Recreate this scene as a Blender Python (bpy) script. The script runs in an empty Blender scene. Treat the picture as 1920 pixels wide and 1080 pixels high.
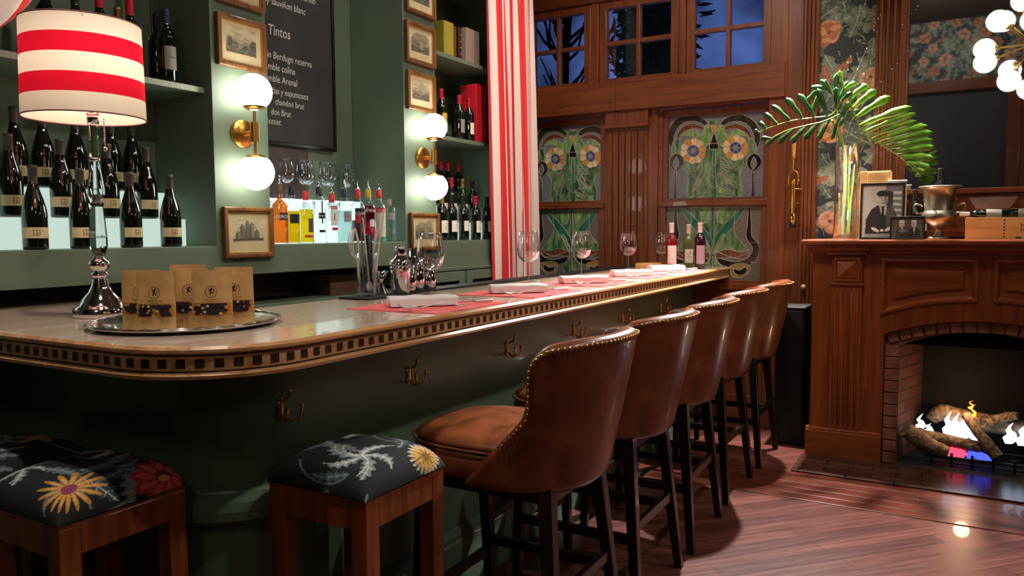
import bpy, bmesh, math, random
import numpy as np
from math import sin, cos, pi, radians, sqrt, atan2
from mathutils import Vector, Matrix, noise
from mathutils.geometry import tessellate_polygon

S = bpy.context.scene
COL = S.collection
random.seed(7)

# ------------------------------------------------------------------ camera, world, view
EYE = 1.35
def camera():
    yaw, pitch, roll = radians(29.8), radians(4.18), radians(0.33)
    fw = Vector((cos(yaw)*cos(pitch), sin(yaw)*cos(pitch), -sin(pitch)))
    rt = Vector((sin(yaw), -cos(yaw), 0)); up = rt.cross(fw)
    r2 = rt*cos(roll) - up*sin(roll); u2 = up*cos(roll) + rt*sin(roll)
    m = Matrix(((r2.x, u2.x, -fw.x, 0), (r2.y, u2.y, -fw.y, 0), (r2.z, u2.z, -fw.z, EYE), (0, 0, 0, 1)))
    cd = bpy.data.cameras.new('camera'); cd.sensor_width = 36; cd.lens = 1450/1920*36
    cd.clip_start = 0.05
    co = bpy.data.objects.new('camera', cd); COL.objects.link(co); co.matrix_world = m
    S.camera = co
camera()
S.view_settings.view_transform = 'Standard'
S.view_settings.look = 'None'
S.view_settings.exposure = 0.55
S.view_settings.gamma = 1
S.view_settings.use_curve_mapping = False

def lin(c):
    if isinstance(c, str):
        c = [int(c[i:i+2], 16)/255 for i in (0, 2, 4)]
    return tuple((x/12.92 if x <= .04045 else ((x+.055)/1.055)**2.4) for x in c)

W = bpy.data.worlds.new('night_sky'); S.world = W; W.use_nodes = True
wn = W.node_tree.nodes; wl = W.node_tree.links
bg = wn['Background']
tc = wn.new('ShaderNodeTexCoord'); nz = wn.new('ShaderNodeTexNoise'); nz.inputs['Scale'].default_value = 9
nz.inputs['Detail'].default_value = 5
rp = wn.new('ShaderNodeValToRGB')
rp.color_ramp.elements[0].position = .42; rp.color_ramp.elements[0].color = (.006, .012, .035, 1)
rp.color_ramp.elements[1].position = .66; rp.color_ramp.elements[1].color = (.12, .19, .46, 1)
wl.new(tc.outputs['Generated'], nz.inputs['Vector']); wl.new(nz.outputs['Fac'], rp.inputs['Fac'])
wl.new(rp.outputs['Color'], bg.inputs['Color']); bg.inputs['Strength'].default_value = .6

# ------------------------------------------------------------------ materials
def pmat(name, col, rough=.5, metal=0, spec=.5, coat=0, trans=0, ior=1.45, emit=None, estr=0, bump=0, bscale=60, sheen=0):
    m = bpy.data.materials.new(name); m.use_nodes = True
    nt = m.node_tree; b = nt.nodes['Principled BSDF']
    c = lin(col); b.inputs['Base Color'].default_value = (*c, 1)
    b.inputs['Roughness'].default_value = rough; b.inputs['Metallic'].default_value = metal
    b.inputs['Specular IOR Level'].default_value = spec; b.inputs['Coat Weight'].default_value = coat
    b.inputs['Transmission Weight'].default_value = trans; b.inputs['IOR'].default_value = ior
    b.inputs['Sheen Weight'].default_value = sheen
    if emit:
        b.inputs['Emission Color'].default_value = (*lin(emit), 1); b.inputs['Emission Strength'].default_value = estr
    if bump:
        n = nt.nodes.new('ShaderNodeTexNoise'); n.inputs['Scale'].default_value = bscale; n.inputs['Detail'].default_value = 4
        t = nt.nodes.new('ShaderNodeTexCoord'); nt.links.new(t.outputs['Object'], n.inputs['Vector'])
        bp = nt.nodes.new('ShaderNodeBump'); bp.inputs['Strength'].default_value = bump; bp.inputs['Distance'].default_value = .004
        nt.links.new(n.outputs['Fac'], bp.inputs['Height']); nt.links.new(bp.outputs['Normal'], b.inputs['Normal'])
    return m

def noisy(name, c1, c2, scale=(8, 8, 8), rough=.5, detail=5, metal=0, coat=0, bump=.15, dist=.002, lo=.35, hi=.65, spec=.5, r2=None, mid=None):
    m = pmat(name, c1, rough, metal, coat=coat, spec=spec); nt = m.node_tree; b = nt.nodes['Principled BSDF']
    t = nt.nodes.new('ShaderNodeTexCoord'); mp = nt.nodes.new('ShaderNodeMapping'); mp.inputs['Scale'].default_value = scale
    n = nt.nodes.new('ShaderNodeTexNoise'); n.inputs['Scale'].default_value = 1; n.inputs['Detail'].default_value = detail
    n.inputs['Distortion'].default_value = .6
    r = nt.nodes.new('ShaderNodeValToRGB'); r.color_ramp.elements[0].position = lo; r.color_ramp.elements[1].position = hi
    r.color_ramp.elements[0].color = (*lin(c1), 1); r.color_ramp.elements[1].color = (*lin(c2), 1)
    if mid:
        e = r.color_ramp.elements.new((lo+hi)/2); e.color = (*lin(mid), 1)
    nt.links.new(t.outputs['Object'], mp.inputs['Vector']); nt.links.new(mp.outputs['Vector'], n.inputs['Vector'])
    nt.links.new(n.outputs['Fac'], r.inputs['Fac']); nt.links.new(r.outputs['Color'], b.inputs['Base Color'])
    if bump:
        bp = nt.nodes.new('ShaderNodeBump'); bp.inputs['Strength'].default_value = bump; bp.inputs['Distance'].default_value = dist
        nt.links.new(n.outputs['Fac'], bp.inputs['Height']); nt.links.new(bp.outputs['Normal'], b.inputs['Normal'])
    if r2 is not None:
        mr = nt.nodes.new('ShaderNodeMapRange'); mr.inputs['To Min'].default_value = rough; mr.inputs['To Max'].default_value = r2
        nt.links.new(n.outputs['Fac'], mr.inputs['Value']); nt.links.new(mr.outputs['Result'], b.inputs['Roughness'])
    return m

def wood(name, c1, c2, axis, rough=.38, coat=.15, s=1.0):
    sc = [38*s, 38*s, 38*s]; sc['xyz'.index(axis)] = 2.2*s
    return noisy(name, c1, c2, tuple(sc), rough, 6, 0, coat, .12, .002, .3, .7)

def thin_glass(name, tint=(1, 1, 1), k=.85, rough=0.0):
    m = bpy.data.materials.new(name); m.use_nodes = True; nt = m.node_tree
    for n in list(nt.nodes):
        if n.type != 'OUTPUT_MATERIAL': nt.nodes.remove(n)
    out = nt.nodes['Material Output']
    tr = nt.nodes.new('ShaderNodeBsdfTransparent'); tr.inputs['Color'].default_value = (*tint, 1)
    gl = nt.nodes.new('ShaderNodeBsdfGlossy'); gl.inputs['Roughness'].default_value = rough; gl.inputs['Color'].default_value = (.95, .97, 1, 1)
    fr = nt.nodes.new('ShaderNodeLayerWeight'); fr.inputs['Blend'].default_value = .35
    mt = nt.nodes.new('ShaderNodeMath'); mt.operation = 'POWER'; mt.inputs[1].default_value = 2.0
    m2 = nt.nodes.new('ShaderNodeMath'); m2.operation = 'MULTIPLY_ADD'; m2.inputs[1].default_value = k; m2.inputs[2].default_value = .05
    mx = nt.nodes.new('ShaderNodeMixShader')
    nt.links.new(fr.outputs['Facing'], mt.inputs[0]); nt.links.new(mt.outputs[0], m2.inputs[0]); nt.links.new(m2.outputs[0], mx.inputs['Fac'])
    nt.links.new(tr.outputs[0], mx.inputs[1]); nt.links.new(gl.outputs[0], mx.inputs[2]); nt.links.new(mx.outputs[0], out.inputs['Surface'])
    return m

def liquid_mat(name, col, frac=.5):
    m = bpy.data.materials.new(name); m.use_nodes = True; nt = m.node_tree
    for n in list(nt.nodes):
        if n.type != 'OUTPUT_MATERIAL': nt.nodes.remove(n)
    out = nt.nodes['Material Output']; c = (*lin(col), 1)
    tr = nt.nodes.new('ShaderNodeBsdfTransparent'); tr.inputs['Color'].default_value = (*[x**.45 for x in c[:3]], 1)
    tl = nt.nodes.new('ShaderNodeBsdfTranslucent'); tl.inputs['Color'].default_value = c
    df = nt.nodes.new('ShaderNodeBsdfDiffuse'); df.inputs['Color'].default_value = c
    a = nt.nodes.new('ShaderNodeMixShader'); a.inputs['Fac'].default_value = .4
    b = nt.nodes.new('ShaderNodeMixShader'); b.inputs['Fac'].default_value = frac
    nt.links.new(tl.outputs[0], a.inputs[1]); nt.links.new(df.outputs[0], a.inputs[2])
    nt.links.new(tr.outputs[0], b.inputs[1]); nt.links.new(a.outputs[0], b.inputs[2]); nt.links.new(b.outputs[0], out.inputs['Surface'])
    return m

def translucent(name, col, frac=.6, rough=.9):
    m = bpy.data.materials.new(name); m.use_nodes = True; nt = m.node_tree
    b = nt.nodes['Principled BSDF']; b.inputs['Base Color'].default_value = (*lin(col), 1); b.inputs['Roughness'].default_value = rough
    tl = nt.nodes.new('ShaderNodeBsdfTranslucent'); tl.inputs['Color'].default_value = (*lin(col), 1)
    mx = nt.nodes.new('ShaderNodeMixShader'); mx.inputs['Fac'].default_value = frac
    nt.links.new(b.outputs[0], mx.inputs[1]); nt.links.new(tl.outputs[0], mx.inputs[2])
    nt.links.new(mx.outputs[0], nt.nodes['Material Output'].inputs['Surface'])
    return m

def attr_mat(name, rough=.7, coat=0, sheen=0, bump=0):
    m = pmat(name, '808080', rough, coat=coat, sheen=sheen, bump=bump, bscale=900); nt = m.node_tree
    a = nt.nodes.new('ShaderNodeVertexColor'); a.layer_name = 'Col'
    nt.links.new(a.outputs['Color'], nt.nodes['Principled BSDF'].inputs['Base Color'])
    return m

def emitter(name, col, s):
    m = bpy.data.materials.new(name); m.use_nodes = True; nt = m.node_tree
    for n in list(nt.nodes):
        if n.type != 'OUTPUT_MATERIAL': nt.nodes.remove(n)
    e = nt.nodes.new('ShaderNodeEmission'); e.inputs['Color'].default_value = (*lin(col), 1); e.inputs['Strength'].default_value = s
    nt.links.new(e.outputs[0], nt.nodes['Material Output'].inputs['Surface'])
    return m

def floor_mat():
    m = pmat('floorboards', '6a2f1e', .33, coat=.25); nt = m.node_tree; b = nt.nodes['Principled BSDF']
    t = nt.nodes.new('ShaderNodeTexCoord'); mp = nt.nodes.new('ShaderNodeMapping'); mp.inputs['Rotation'].default_value = (0, 0, radians(43))
    br = nt.nodes.new('ShaderNodeTexBrick'); br.inputs['Scale'].default_value = 1; br.inputs['Brick Width'].default_value = 1.1
    br.inputs['Row Height'].default_value = .085; br.inputs['Mortar Size'].default_value = .0016; br.inputs['Bias'].default_value = -.1
    br.inputs['Color1'].default_value = (*lin('4c2824'), 1); br.inputs['Color2'].default_value = (*lin('683c33'), 1)
    br.inputs['Mortar'].default_value = (*lin('1c0a07'), 1)
    m2 = nt.nodes.new('ShaderNodeMapping'); m2.inputs['Scale'].default_value = (3, 60, 3)
    n = nt.nodes.new('ShaderNodeTexNoise'); n.inputs['Detail'].default_value = 6; n.inputs['Scale'].default_value = 1
    mx = nt.nodes.new('ShaderNodeMix'); mx.data_type = 'RGBA'; mx.blend_type = 'MULTIPLY'; mx.inputs['Factor'].default_value = .75
    r = nt.nodes.new('ShaderNodeValToRGB'); r.color_ramp.elements[0].position = .3; r.color_ramp.elements[1].position = .7
    r.color_ramp.elements[0].color = (.45, .4, .38, 1); r.color_ramp.elements[1].color = (1.15, 1.1, 1.05, 1)
    L = nt.links
    L.new(t.outputs['Object'], mp.inputs['Vector']); L.new(mp.outputs['Vector'], br.inputs['Vector'])
    L.new(mp.outputs['Vector'], m2.inputs['Vector']); L.new(m2.outputs['Vector'], n.inputs['Vector']); L.new(n.outputs['Fac'], r.inputs['Fac'])
    L.new(br.outputs['Color'], mx.inputs[6]); L.new(r.outputs['Color'], mx.inputs[7]); L.new(mx.outputs[2], b.inputs['Base Color'])
    mr = nt.nodes.new('ShaderNodeMapRange'); mr.inputs['To Min'].default_value = .27; mr.inputs['To Max'].default_value = .45
    L.new(n.outputs['Fac'], mr.inputs['Value']); L.new(mr.outputs['Result'], b.inputs['Roughness'])
    bp = nt.nodes.new('ShaderNodeBump'); bp.inputs['Strength'].default_value = .25; bp.inputs['Distance'].default_value = .002
    L.new(mx.outputs[2], bp.inputs['Height']); L.new(bp.outputs['Normal'], b.inputs['Normal'])
    return m

def brick_mat(name, c1, c2, mortar, bw, rh, ms=.006, rot=(0, 0, 0), rough=.8):
    m = pmat(name, c1, rough); nt = m.node_tree; b = nt.nodes['Principled BSDF']
    t = nt.nodes.new('ShaderNodeTexCoord'); mp = nt.nodes.new('ShaderNodeMapping'); mp.inputs['Rotation'].default_value = rot
    br = nt.nodes.new('ShaderNodeTexBrick'); br.inputs['Scale'].default_value = 1; br.inputs['Brick Width'].default_value = bw
    br.inputs['Row Height'].default_value = rh; br.inputs['Mortar Size'].default_value = ms
    br.inputs['Color1'].default_value = (*lin(c1), 1); br.inputs['Color2'].default_value = (*lin(c2), 1); br.inputs['Mortar'].default_value = (*lin(mortar), 1)
    bp = nt.nodes.new('ShaderNodeBump'); bp.inputs['Strength'].default_value = .5; bp.inputs['Distance'].default_value = .004
    L = nt.links; L.new(t.outputs['Object'], mp.inputs['Vector']); L.new(mp.outputs['Vector'], br.inputs['Vector'])
    L.new(br.outputs['Color'], b.inputs['Base Color']); L.new(br.outputs['Fac'], bp.inputs['Height']); bp.invert = True
    L.new(bp.outputs['Normal'], b.inputs['Normal'])
    return m

def weave_mat():
    m = pmat('placemat_weave', 'e0383f', .55); nt = m.node_tree; b = nt.nodes['Principled BSDF']
    t = nt.nodes.new('ShaderNodeTexCoord'); ck = nt.nodes.new('ShaderNodeTexChecker'); ck.inputs['Scale'].default_value = 210
    ck.inputs['Color1'].default_value = (*lin('e23a40'), 1); ck.inputs['Color2'].default_value = (*lin('f0787a'), 1)
    nt.links.new(t.outputs['Object'], ck.inputs['Vector']); nt.links.new(ck.outputs['Color'], b.inputs['Base Color'])
    return m

M = {}
M['green'] = noisy('sage_green_paint', '5e6d5a', '687862', (2, 2, 2), .5, 3, bump=.04, r2=.6)
M['green_dark'] = noisy('dark_green_paint', '39443c', '414d43', (2, 2, 2), .45, 3, bump=.04)
M['green_bar'] = noisy('bar_green_paint', '4e6450', '587059', (2, 2, 2), .38, 3, bump=.03, coat=.1)
M['wood_y'] = wood('mahogany_across', '50270f', '753d1d', 'y')
M['wood_z'] = wood('mahogany_upright', '50270f', '753d1d', 'z')
M['fwood_y'] = wood('mantel_wood_across', '622c12', '86441c', 'y', .33, .2)
M['fwood_z'] = wood('mantel_wood_upright', '5c2910', '7f3f1a', 'z', .33, .2)
M['oak_top'] = wood('pale_counter_wood', 'c4a58e', 'dcc6b2', 'x', .18, .5, .8)
M['oak_edge'] = wood('counter_edge_wood', 'a5703f', 'dba878', 'x', .3, .3, 1)
M['inlay'] = noisy('dark_inlay', '241812', '3c2a20', (60, 60, 60), .4)
M['stool_wood'] = wood('stool_wood', '57260f', '8f4a22', 'z', .35, .2, 1)
M['black_wood'] = noisy('black_stained_wood', '0e0b0a', '1b1613', (30, 30, 4), .28, coat=.3, bump=.05)
M['leather'] = noisy('brown_leather', '50260f', '874a28', (9, 9, 9), .27, 6, coat=.25, bump=.1, lo=.3, hi=.72, r2=.42)
M['nail'] = pmat('brass_nail', 'c9a15a', .25, 1)
M['brass'] = pmat('brushed_brass', 'c99a4e', .28, 1, bump=.05, bscale=300)
M['polbrass'] = pmat('polished_brass', 'e6bd60', .12, 1)
M['chrome'] = pmat('polished_steel', 'd8d8da', .07, 1)
M['silver'] = pmat('silver_plate', 'c9c7c2', .14, 1, bump=.05, bscale=25)
M['satin'] = pmat('satin_steel', 'd2cfc9', .35, .25)
M['agedsilver'] = pmat('aged_silver', 'a39c86', .34, 1, bump=.08, bscale=25)
M['globe'] = emitter('lit_opal_globe', 'fffaee', 11)
M['globe_big'] = emitter('lit_chandelier_globe', 'fff0dc', 1.5)
M['bulb'] = emitter('lit_bulb', 'fff0e0', 30)
M['glass'] = pmat('clear_glass', 'fdfdfd', 0, trans=1, ior=1.5)
M['glass_green'] = thin_glass('tinted_spirit_glass', (.90, .97, .965), .9)
M['crystal'] = pmat('cut_crystal', 'f6f8fc', 0.02, 0, trans=1, ior=1.5)
M['pane'] = thin_glass('window_pane', (.85, .9, 1), .9)
M['bottle'] = pmat('dark_bottle_glass', '0d120c', .06, spec=.7, coat=.6)
M['bottle_g'] = pmat('green_bottle_glass', '16240f', .06, spec=.7, coat=.6)
M['label'] = noisy('paper_label', 'cfc6b4', 'dcd3c1', (30, 30, 30), .8, bump=0)
M['label_cream'] = noisy('cream_paper_label', 'cdbb8c', 'd6c596', (30, 30, 30), .8, bump=0)
M['ink'] = pmat('label_ink', '1c1a18', .7)
M['red_foil'] = pmat('red_capsule', 'b3182a', .35)
M['black_foil'] = pmat('black_capsule', '1a1716', .4)
M['grey_foil'] = pmat('grey_brown_capsule', '4a4440', .4)
M['blue_foil'] = pmat('navy_capsule', '2a3050', .4)
M['gold_foil'] = pmat('gold_capsule', 'a8924a', .35, .8)
M['white_paint'] = pmat('white_satin', 'd8d6d0', .5)
M['cloth_white'] = pmat('white_linen', 'ddd5cf', .9, bump=.3, bscale=500, sheen=.3)
M['red_cloth'] = pmat('red_stripe_cloth', 'd01f22', .85, sheen=.3)
M['white_cloth'] = pmat('white_stripe_cloth', 'd6c9c0', .85, sheen=.3)
M['mat_red'] = weave_mat()
M['rubber'] = pmat('black_rubber', '121212', .6)
M['kraft'] = noisy('kraft_paper', 'c89a5e', 'd8ac70', (40, 40, 40), .6, bump=.05)
M['kraft_win'] = pmat('amber_pouch_window', 'c7853a', .2, coat=.5)
M['pinebox'] = wood('pine_crate', 'b98a50', 'd6aa6e', 'y', .6, 0, .6)
M['board'] = noisy('chalkboard_slate', '1d1b19', '2c2926', (3, 3, 3), .55, bump=.02)
M['chalk'] = pmat('chalk', 'c9c6bf', .9)
M['frame_wood'] = wood('picture_frame_wood', '4a2c18', '8a5c33', 'z', .35, .2)
M['frame_gold'] = pmat('gilt_fillet', 'b98a45', .35, .7)
M['mirror'] = pmat('mirror_silvering', 'c9cbd0', .02, 1)
M['black_frame'] = pmat('black_lacquer', '0b0b0c', .25)
M['riser'] = emitter('lit_mint_acrylic', 'cfe6d8', .62)
M['paint'] = attr_mat('printed_paper', .65)
M['wallpaper'] = attr_mat('floral_wallpaper', .6)
M['fabric'] = attr_mat('floral_upholstery', .85, 0, 0, .3)
M['floor'] = floor_mat()
M['brick'] = brick_mat('firebox_brick', '5a2f22', '7d4533', '2b1d18', .21, .068, .006, (0, 0, 0))
M['brick_side'] = brick_mat('firebox_side_brick', '7a4630', '8f5640', '9a8070', .11, .068, .005, (radians(90), 0, 0))
M['hearth'] = brick_mat('hearth_tile', '2f1d17', '40281f', '0e0907', .24, .075, .004, (0, 0, radians(90)), .22)
M['soot'] = noisy('sooty_brick', '040303', '0a0706', (12, 12, 30), .8)
M['bark'] = noisy('log_bark', '4b3a2c', 'a08766', (40, 40, 40), .85, bump=1, dist=.01)
M['iron'] = pmat('black_iron', '0c0b0b', .5)
M['flame_w'] = emitter('pale_flame', 'cfe6ff', 1.7)
M['flame_y'] = emitter('amber_flame', 'ff8a2c', 3.0)
M['ember'] = emitter('pink_ember', 'ff3d5c', 1.6)
M['ember_b'] = emitter('blue_gas_flame', '3a4bff', 1.8)
M['leaf'] = noisy('glossy_leaf', '4a8a22', '86bd3a', (14, 14, 14), .3, coat=.3, bump=.1)
M['leaf_dark'] = noisy('dark_glossy_leaf', '0f2e12', '234d1e', (14, 14, 14), .35, coat=.2, bump=.1)
M['stem'] = pmat('green_stem', '6d8a2c', .4)
M['twig'] = pmat('brown_twig', '2f1d16', .7)
M['bud'] = pmat('white_bud', 'a89e96', .7)
M['vglass'] = thin_glass('vase_glass', (.965, .975, .98), 1.3)
M['water'] = thin_glass('water', (.93, .96, .95), .4)
M['ceil'] = pmat('ceiling_plaster', '5d564e', .9)
M['dark_room'] = pmat('dark_plum_wall', '2c201d', .8)
M['snack_dark'] = noisy('dark_choc_pieces', '20141a', '3a2630', (200, 200, 200), .5)
M['snack_light'] = pmat('pale_nut_pieces', 'd9c08c', .6)
M['red_box'] = pmat('red_gift_box', 'c3202c', .45)
M['book_yellow'] = noisy('olive_book_cloth', '8f8326', '9c9134', (60, 60, 60), .6)
M['book_gilt'] = pmat('gilt_page_edge', 'a8823c', .3, .9, bump=.6, bscale=60)
M['book_dark'] = pmat('dark_book_leather', '2a1d18', .5)
M['paleboard'] = pmat('pale_pink_board', '9b8478', .7)
M['night_leaf'] = pmat('garden_foliage', '12251a', .7)
M['night_bark'] = pmat('garden_bark', '0b0a0a', .9)
M['plastic_black'] = pmat('black_plastic', '111111', .35)

# ------------------------------------------------------------------ mesh helpers
class MB:
    def __init__(s): s.v = []; s.f = []; s.mi = []; s.sm = []
    def add(s, vs, fs, mi=0, sm=False):
        o = len(s.v); s.v += [tuple(p) for p in vs]
        for f in fs: s.f.append(tuple(i+o for i in f)); s.mi.append(mi); s.sm.append(sm)
        return s
    def box(s, x0, x1, y0, y1, z0, z1, mi=0, T=None):
        vs = [Vector((x, y, z)) for z in (z0, z1) for y in (y0, y1) for x in (x0, x1)]
        if T: vs = [T @ v for v in vs]
        return s.add(vs, [(0, 2, 3, 1), (4, 5, 7, 6), (0, 1, 5, 4), (2, 6, 7, 3), (0, 4, 6, 2), (1, 3, 7, 5)], mi)
    def loft(s, rings, mi=0, sm=True, caps=True, closed=True):
        n = len(rings[0]); vs = [p for r in rings for p in r]; fs = []
        for i in range(len(rings)-1):
            for j in range(n if closed else n-1):
                a = i*n+j; b = i*n+(j+1) % n
                fs.append((a, b, b+n, a+n))
        s.add(vs, fs, mi, sm)
        if caps and closed:
            s.add(rings[0], [tuple(range(n-1, -1, -1))], mi); s.add(rings[-1], [tuple(range(n))], mi)
        return s
    def lathe(s, prof, n=24, c=(0, 0, 0), mi=0, sm=True, T=None, caps=False):
        rings = []
        for r, z in prof:
            ring = [Vector((c[0]+r*cos(2*pi*k/n), c[1]+r*sin(2*pi*k/n), c[2]+z)) for k in range(n)]
            if T: ring = [T @ p for p in ring]
            rings.append(ring)
        return s.loft(rings, mi, sm, caps)
    def tube(s, pts, r, n=8, mi=0, sm=True, caps=True):
        pts = [Vector(p) for p in pts]; rs = r if isinstance(r, (list, tuple)) else [r]*len(pts)
        rings = []; ref = None
        for i, p in enumerate(pts):
            d = (pts[min(i+1, len(pts)-1)] - pts[max(i-1, 0)])
            if d.length < 1e-9: d = Vector((0, 0, 1))
            d.normalize()
            if ref is None:
                ref = Vector((0, 0, 1)) if abs(d.z) < .9 else Vector((1, 0, 0))
            u = (ref - d*ref.dot(d)).normalized(); w = d.cross(u); ref = u
            rings.append([p + (u*cos(2*pi*k/n) + w*sin(2*pi*k/n))*rs[i] for k in range(n)])
        return s.loft(rings, mi, sm, caps)
    def sphere(s, c, r, n=12, mi=0, sc=(1, 1, 1), m=None):
        m = m or max(4, n//2); rings = []
        for i in range(m+1):
            a = -pi/2 + pi*i/m; q = max(cos(a), 1e-4)
            rings.append([Vector((c[0]+sc[0]*r*q*cos(2*pi*k/n), c[1]+sc[1]*r*q*sin(2*pi*k/n), c[2]+sc[2]*r*sin(a))) for k in range(n)])
        return s.loft(rings, mi, True, False)
    def grid(s, fn, nu, nv, mi=0, sm=True, mfn=None):
        vs = [fn(i/nu, j/nv) for j in range(nv+1) for i in range(nu+1)]
        o = len(s.v); s.v += [tuple(p) for p in vs]
        for j in range(nv):
            for i in range(nu):
                a = o+j*(nu+1)+i; s.f.append((a, a+1, a+nu+2, a+nu+1)); s.mi.append(mfn(i, j) if mfn else mi); s.sm.append(sm)
        return s
    def prism(s, outer, holes, mp, d0, d1, mi=0, side=None):
        loops = [outer]+list(holes)
        flat = [p for l in loops for p in l]
        tr = tessellate_polygon([[Vector((p[0], p[1], 0)) for p in l] for l in loops])
        s.add([mp(p[0], p[1], d0) for p in flat], [t for t in tr], mi)
        s.add([mp(p[0], p[1], d1) for p in flat], [t[::-1] for t in tr], mi)
        for l in loops:
            n = len(l); vs = [mp(p[0], p[1], d0) for p in l]+[mp(p[0], p[1], d1) for p in l]
            s.add(vs, [(i, (i+1) % n, n+(i+1) % n, n+i) for i in range(n)], mi if side is None else side)
        return s
    def build(s, name, mats, parent=None, bevel=0, loc=None, subsurf=0, solid=0, fixn=True):
        me = bpy.data.meshes.new(name); me.from_pydata(s.v, [], s.f)
        if not isinstance(mats, (list, tuple)): mats = [mats]
        for m in mats: me.materials.append(M[m] if isinstance(m, str) else m)
        me.polygons.foreach_set('material_index', s.mi); me.polygons.foreach_set('use_smooth', s.sm)
        me.update()
        if fixn:
            b = bmesh.new(); b.from_mesh(me); bmesh.ops.remove_doubles(b, verts=b.verts, dist=1e-6) if bevel or subsurf else None
            bmesh.ops.recalc_face_normals(b, faces=b.faces); b.to_mesh(me); b.free()
        o = bpy.data.objects.new(name, me); COL.objects.link(o)
        if parent: o.parent = parent
        if loc: o.location = loc
        if bevel:
            q = o.modifiers.new('bevel', 'BEVEL'); q.width = bevel; q.segments = 2; q.limit_method = 'ANGLE'; q.angle_limit = radians(40)
        if solid:
            q = o.modifiers.new('solid', 'SOLIDIFY'); q.thickness = solid; q.offset = 0
        if subsurf:
            q = o.modifiers.new('sub', 'SUBSURF'); q.levels = subsurf; q.render_levels = subsurf
        return o

def tag(o, label=None, cat=None, group=None, kind=None):
    if label: o['label'] = label
    if cat: o['category'] = cat
    if group: o['group'] = group
    if kind: o['kind'] = kind
    return o
def thing(name, label, cat, loc=(0, 0, 0), rz=0, group=None):
    o = bpy.data.objects.new(name, None); COL.objects.link(o); o.location = loc; o.rotation_euler = (0, 0, rz)
    o.empty_display_size = .05
    return tag(o, label, cat, group)
def dup(root, loc, rz=0, label=None, group=None, scale=None):
    r = root.copy(); COL.objects.link(r); r.location = loc; r.rotation_euler = (0, 0, rz)
    if scale: r.scale = scale
    if label: r['label'] = label
    if group: r['group'] = group
    for ch in root.children:
        c = ch.copy(); COL.objects.link(c); c.parent = r
        for g in ch.children:
            d = g.copy(); COL.objects.link(d); d.parent = c
    return r
def struct(o): o['kind'] = 'structure'; return o

def text_geo(txt, size, shear=0):
    cu = bpy.data.curves.new('t', 'FONT'); cu.body = txt; cu.size = size; cu.shear = shear; cu.resolution_u = 2
    ob = bpy.data.objects.new('t', cu); COL.objects.link(ob)
    dg = bpy.context.evaluated_depsgraph_get(); me = bpy.data.meshes.new_from_object(ob.evaluated_get(dg))
    vs = [tuple(v.co) for v in me.vertices]; fs = [tuple(p.vertices) for p in me.polygons]
    bpy.data.objects.remove(ob); bpy.data.curves.remove(cu); bpy.data.meshes.remove(me)
    return vs, fs
def put_text(mb, txt, size, mp, mi=0, align='l', shear=0, xs=1.0):
    vs, fs = text_geo(txt, size, shear)
    if not vs: return
    w = max(v[0] for v in vs)
    off = 0 if align == 'l' else -w/2
    mb.add([mp((v[0]+off)*xs, v[1]) for v in vs], fs, mi)

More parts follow.
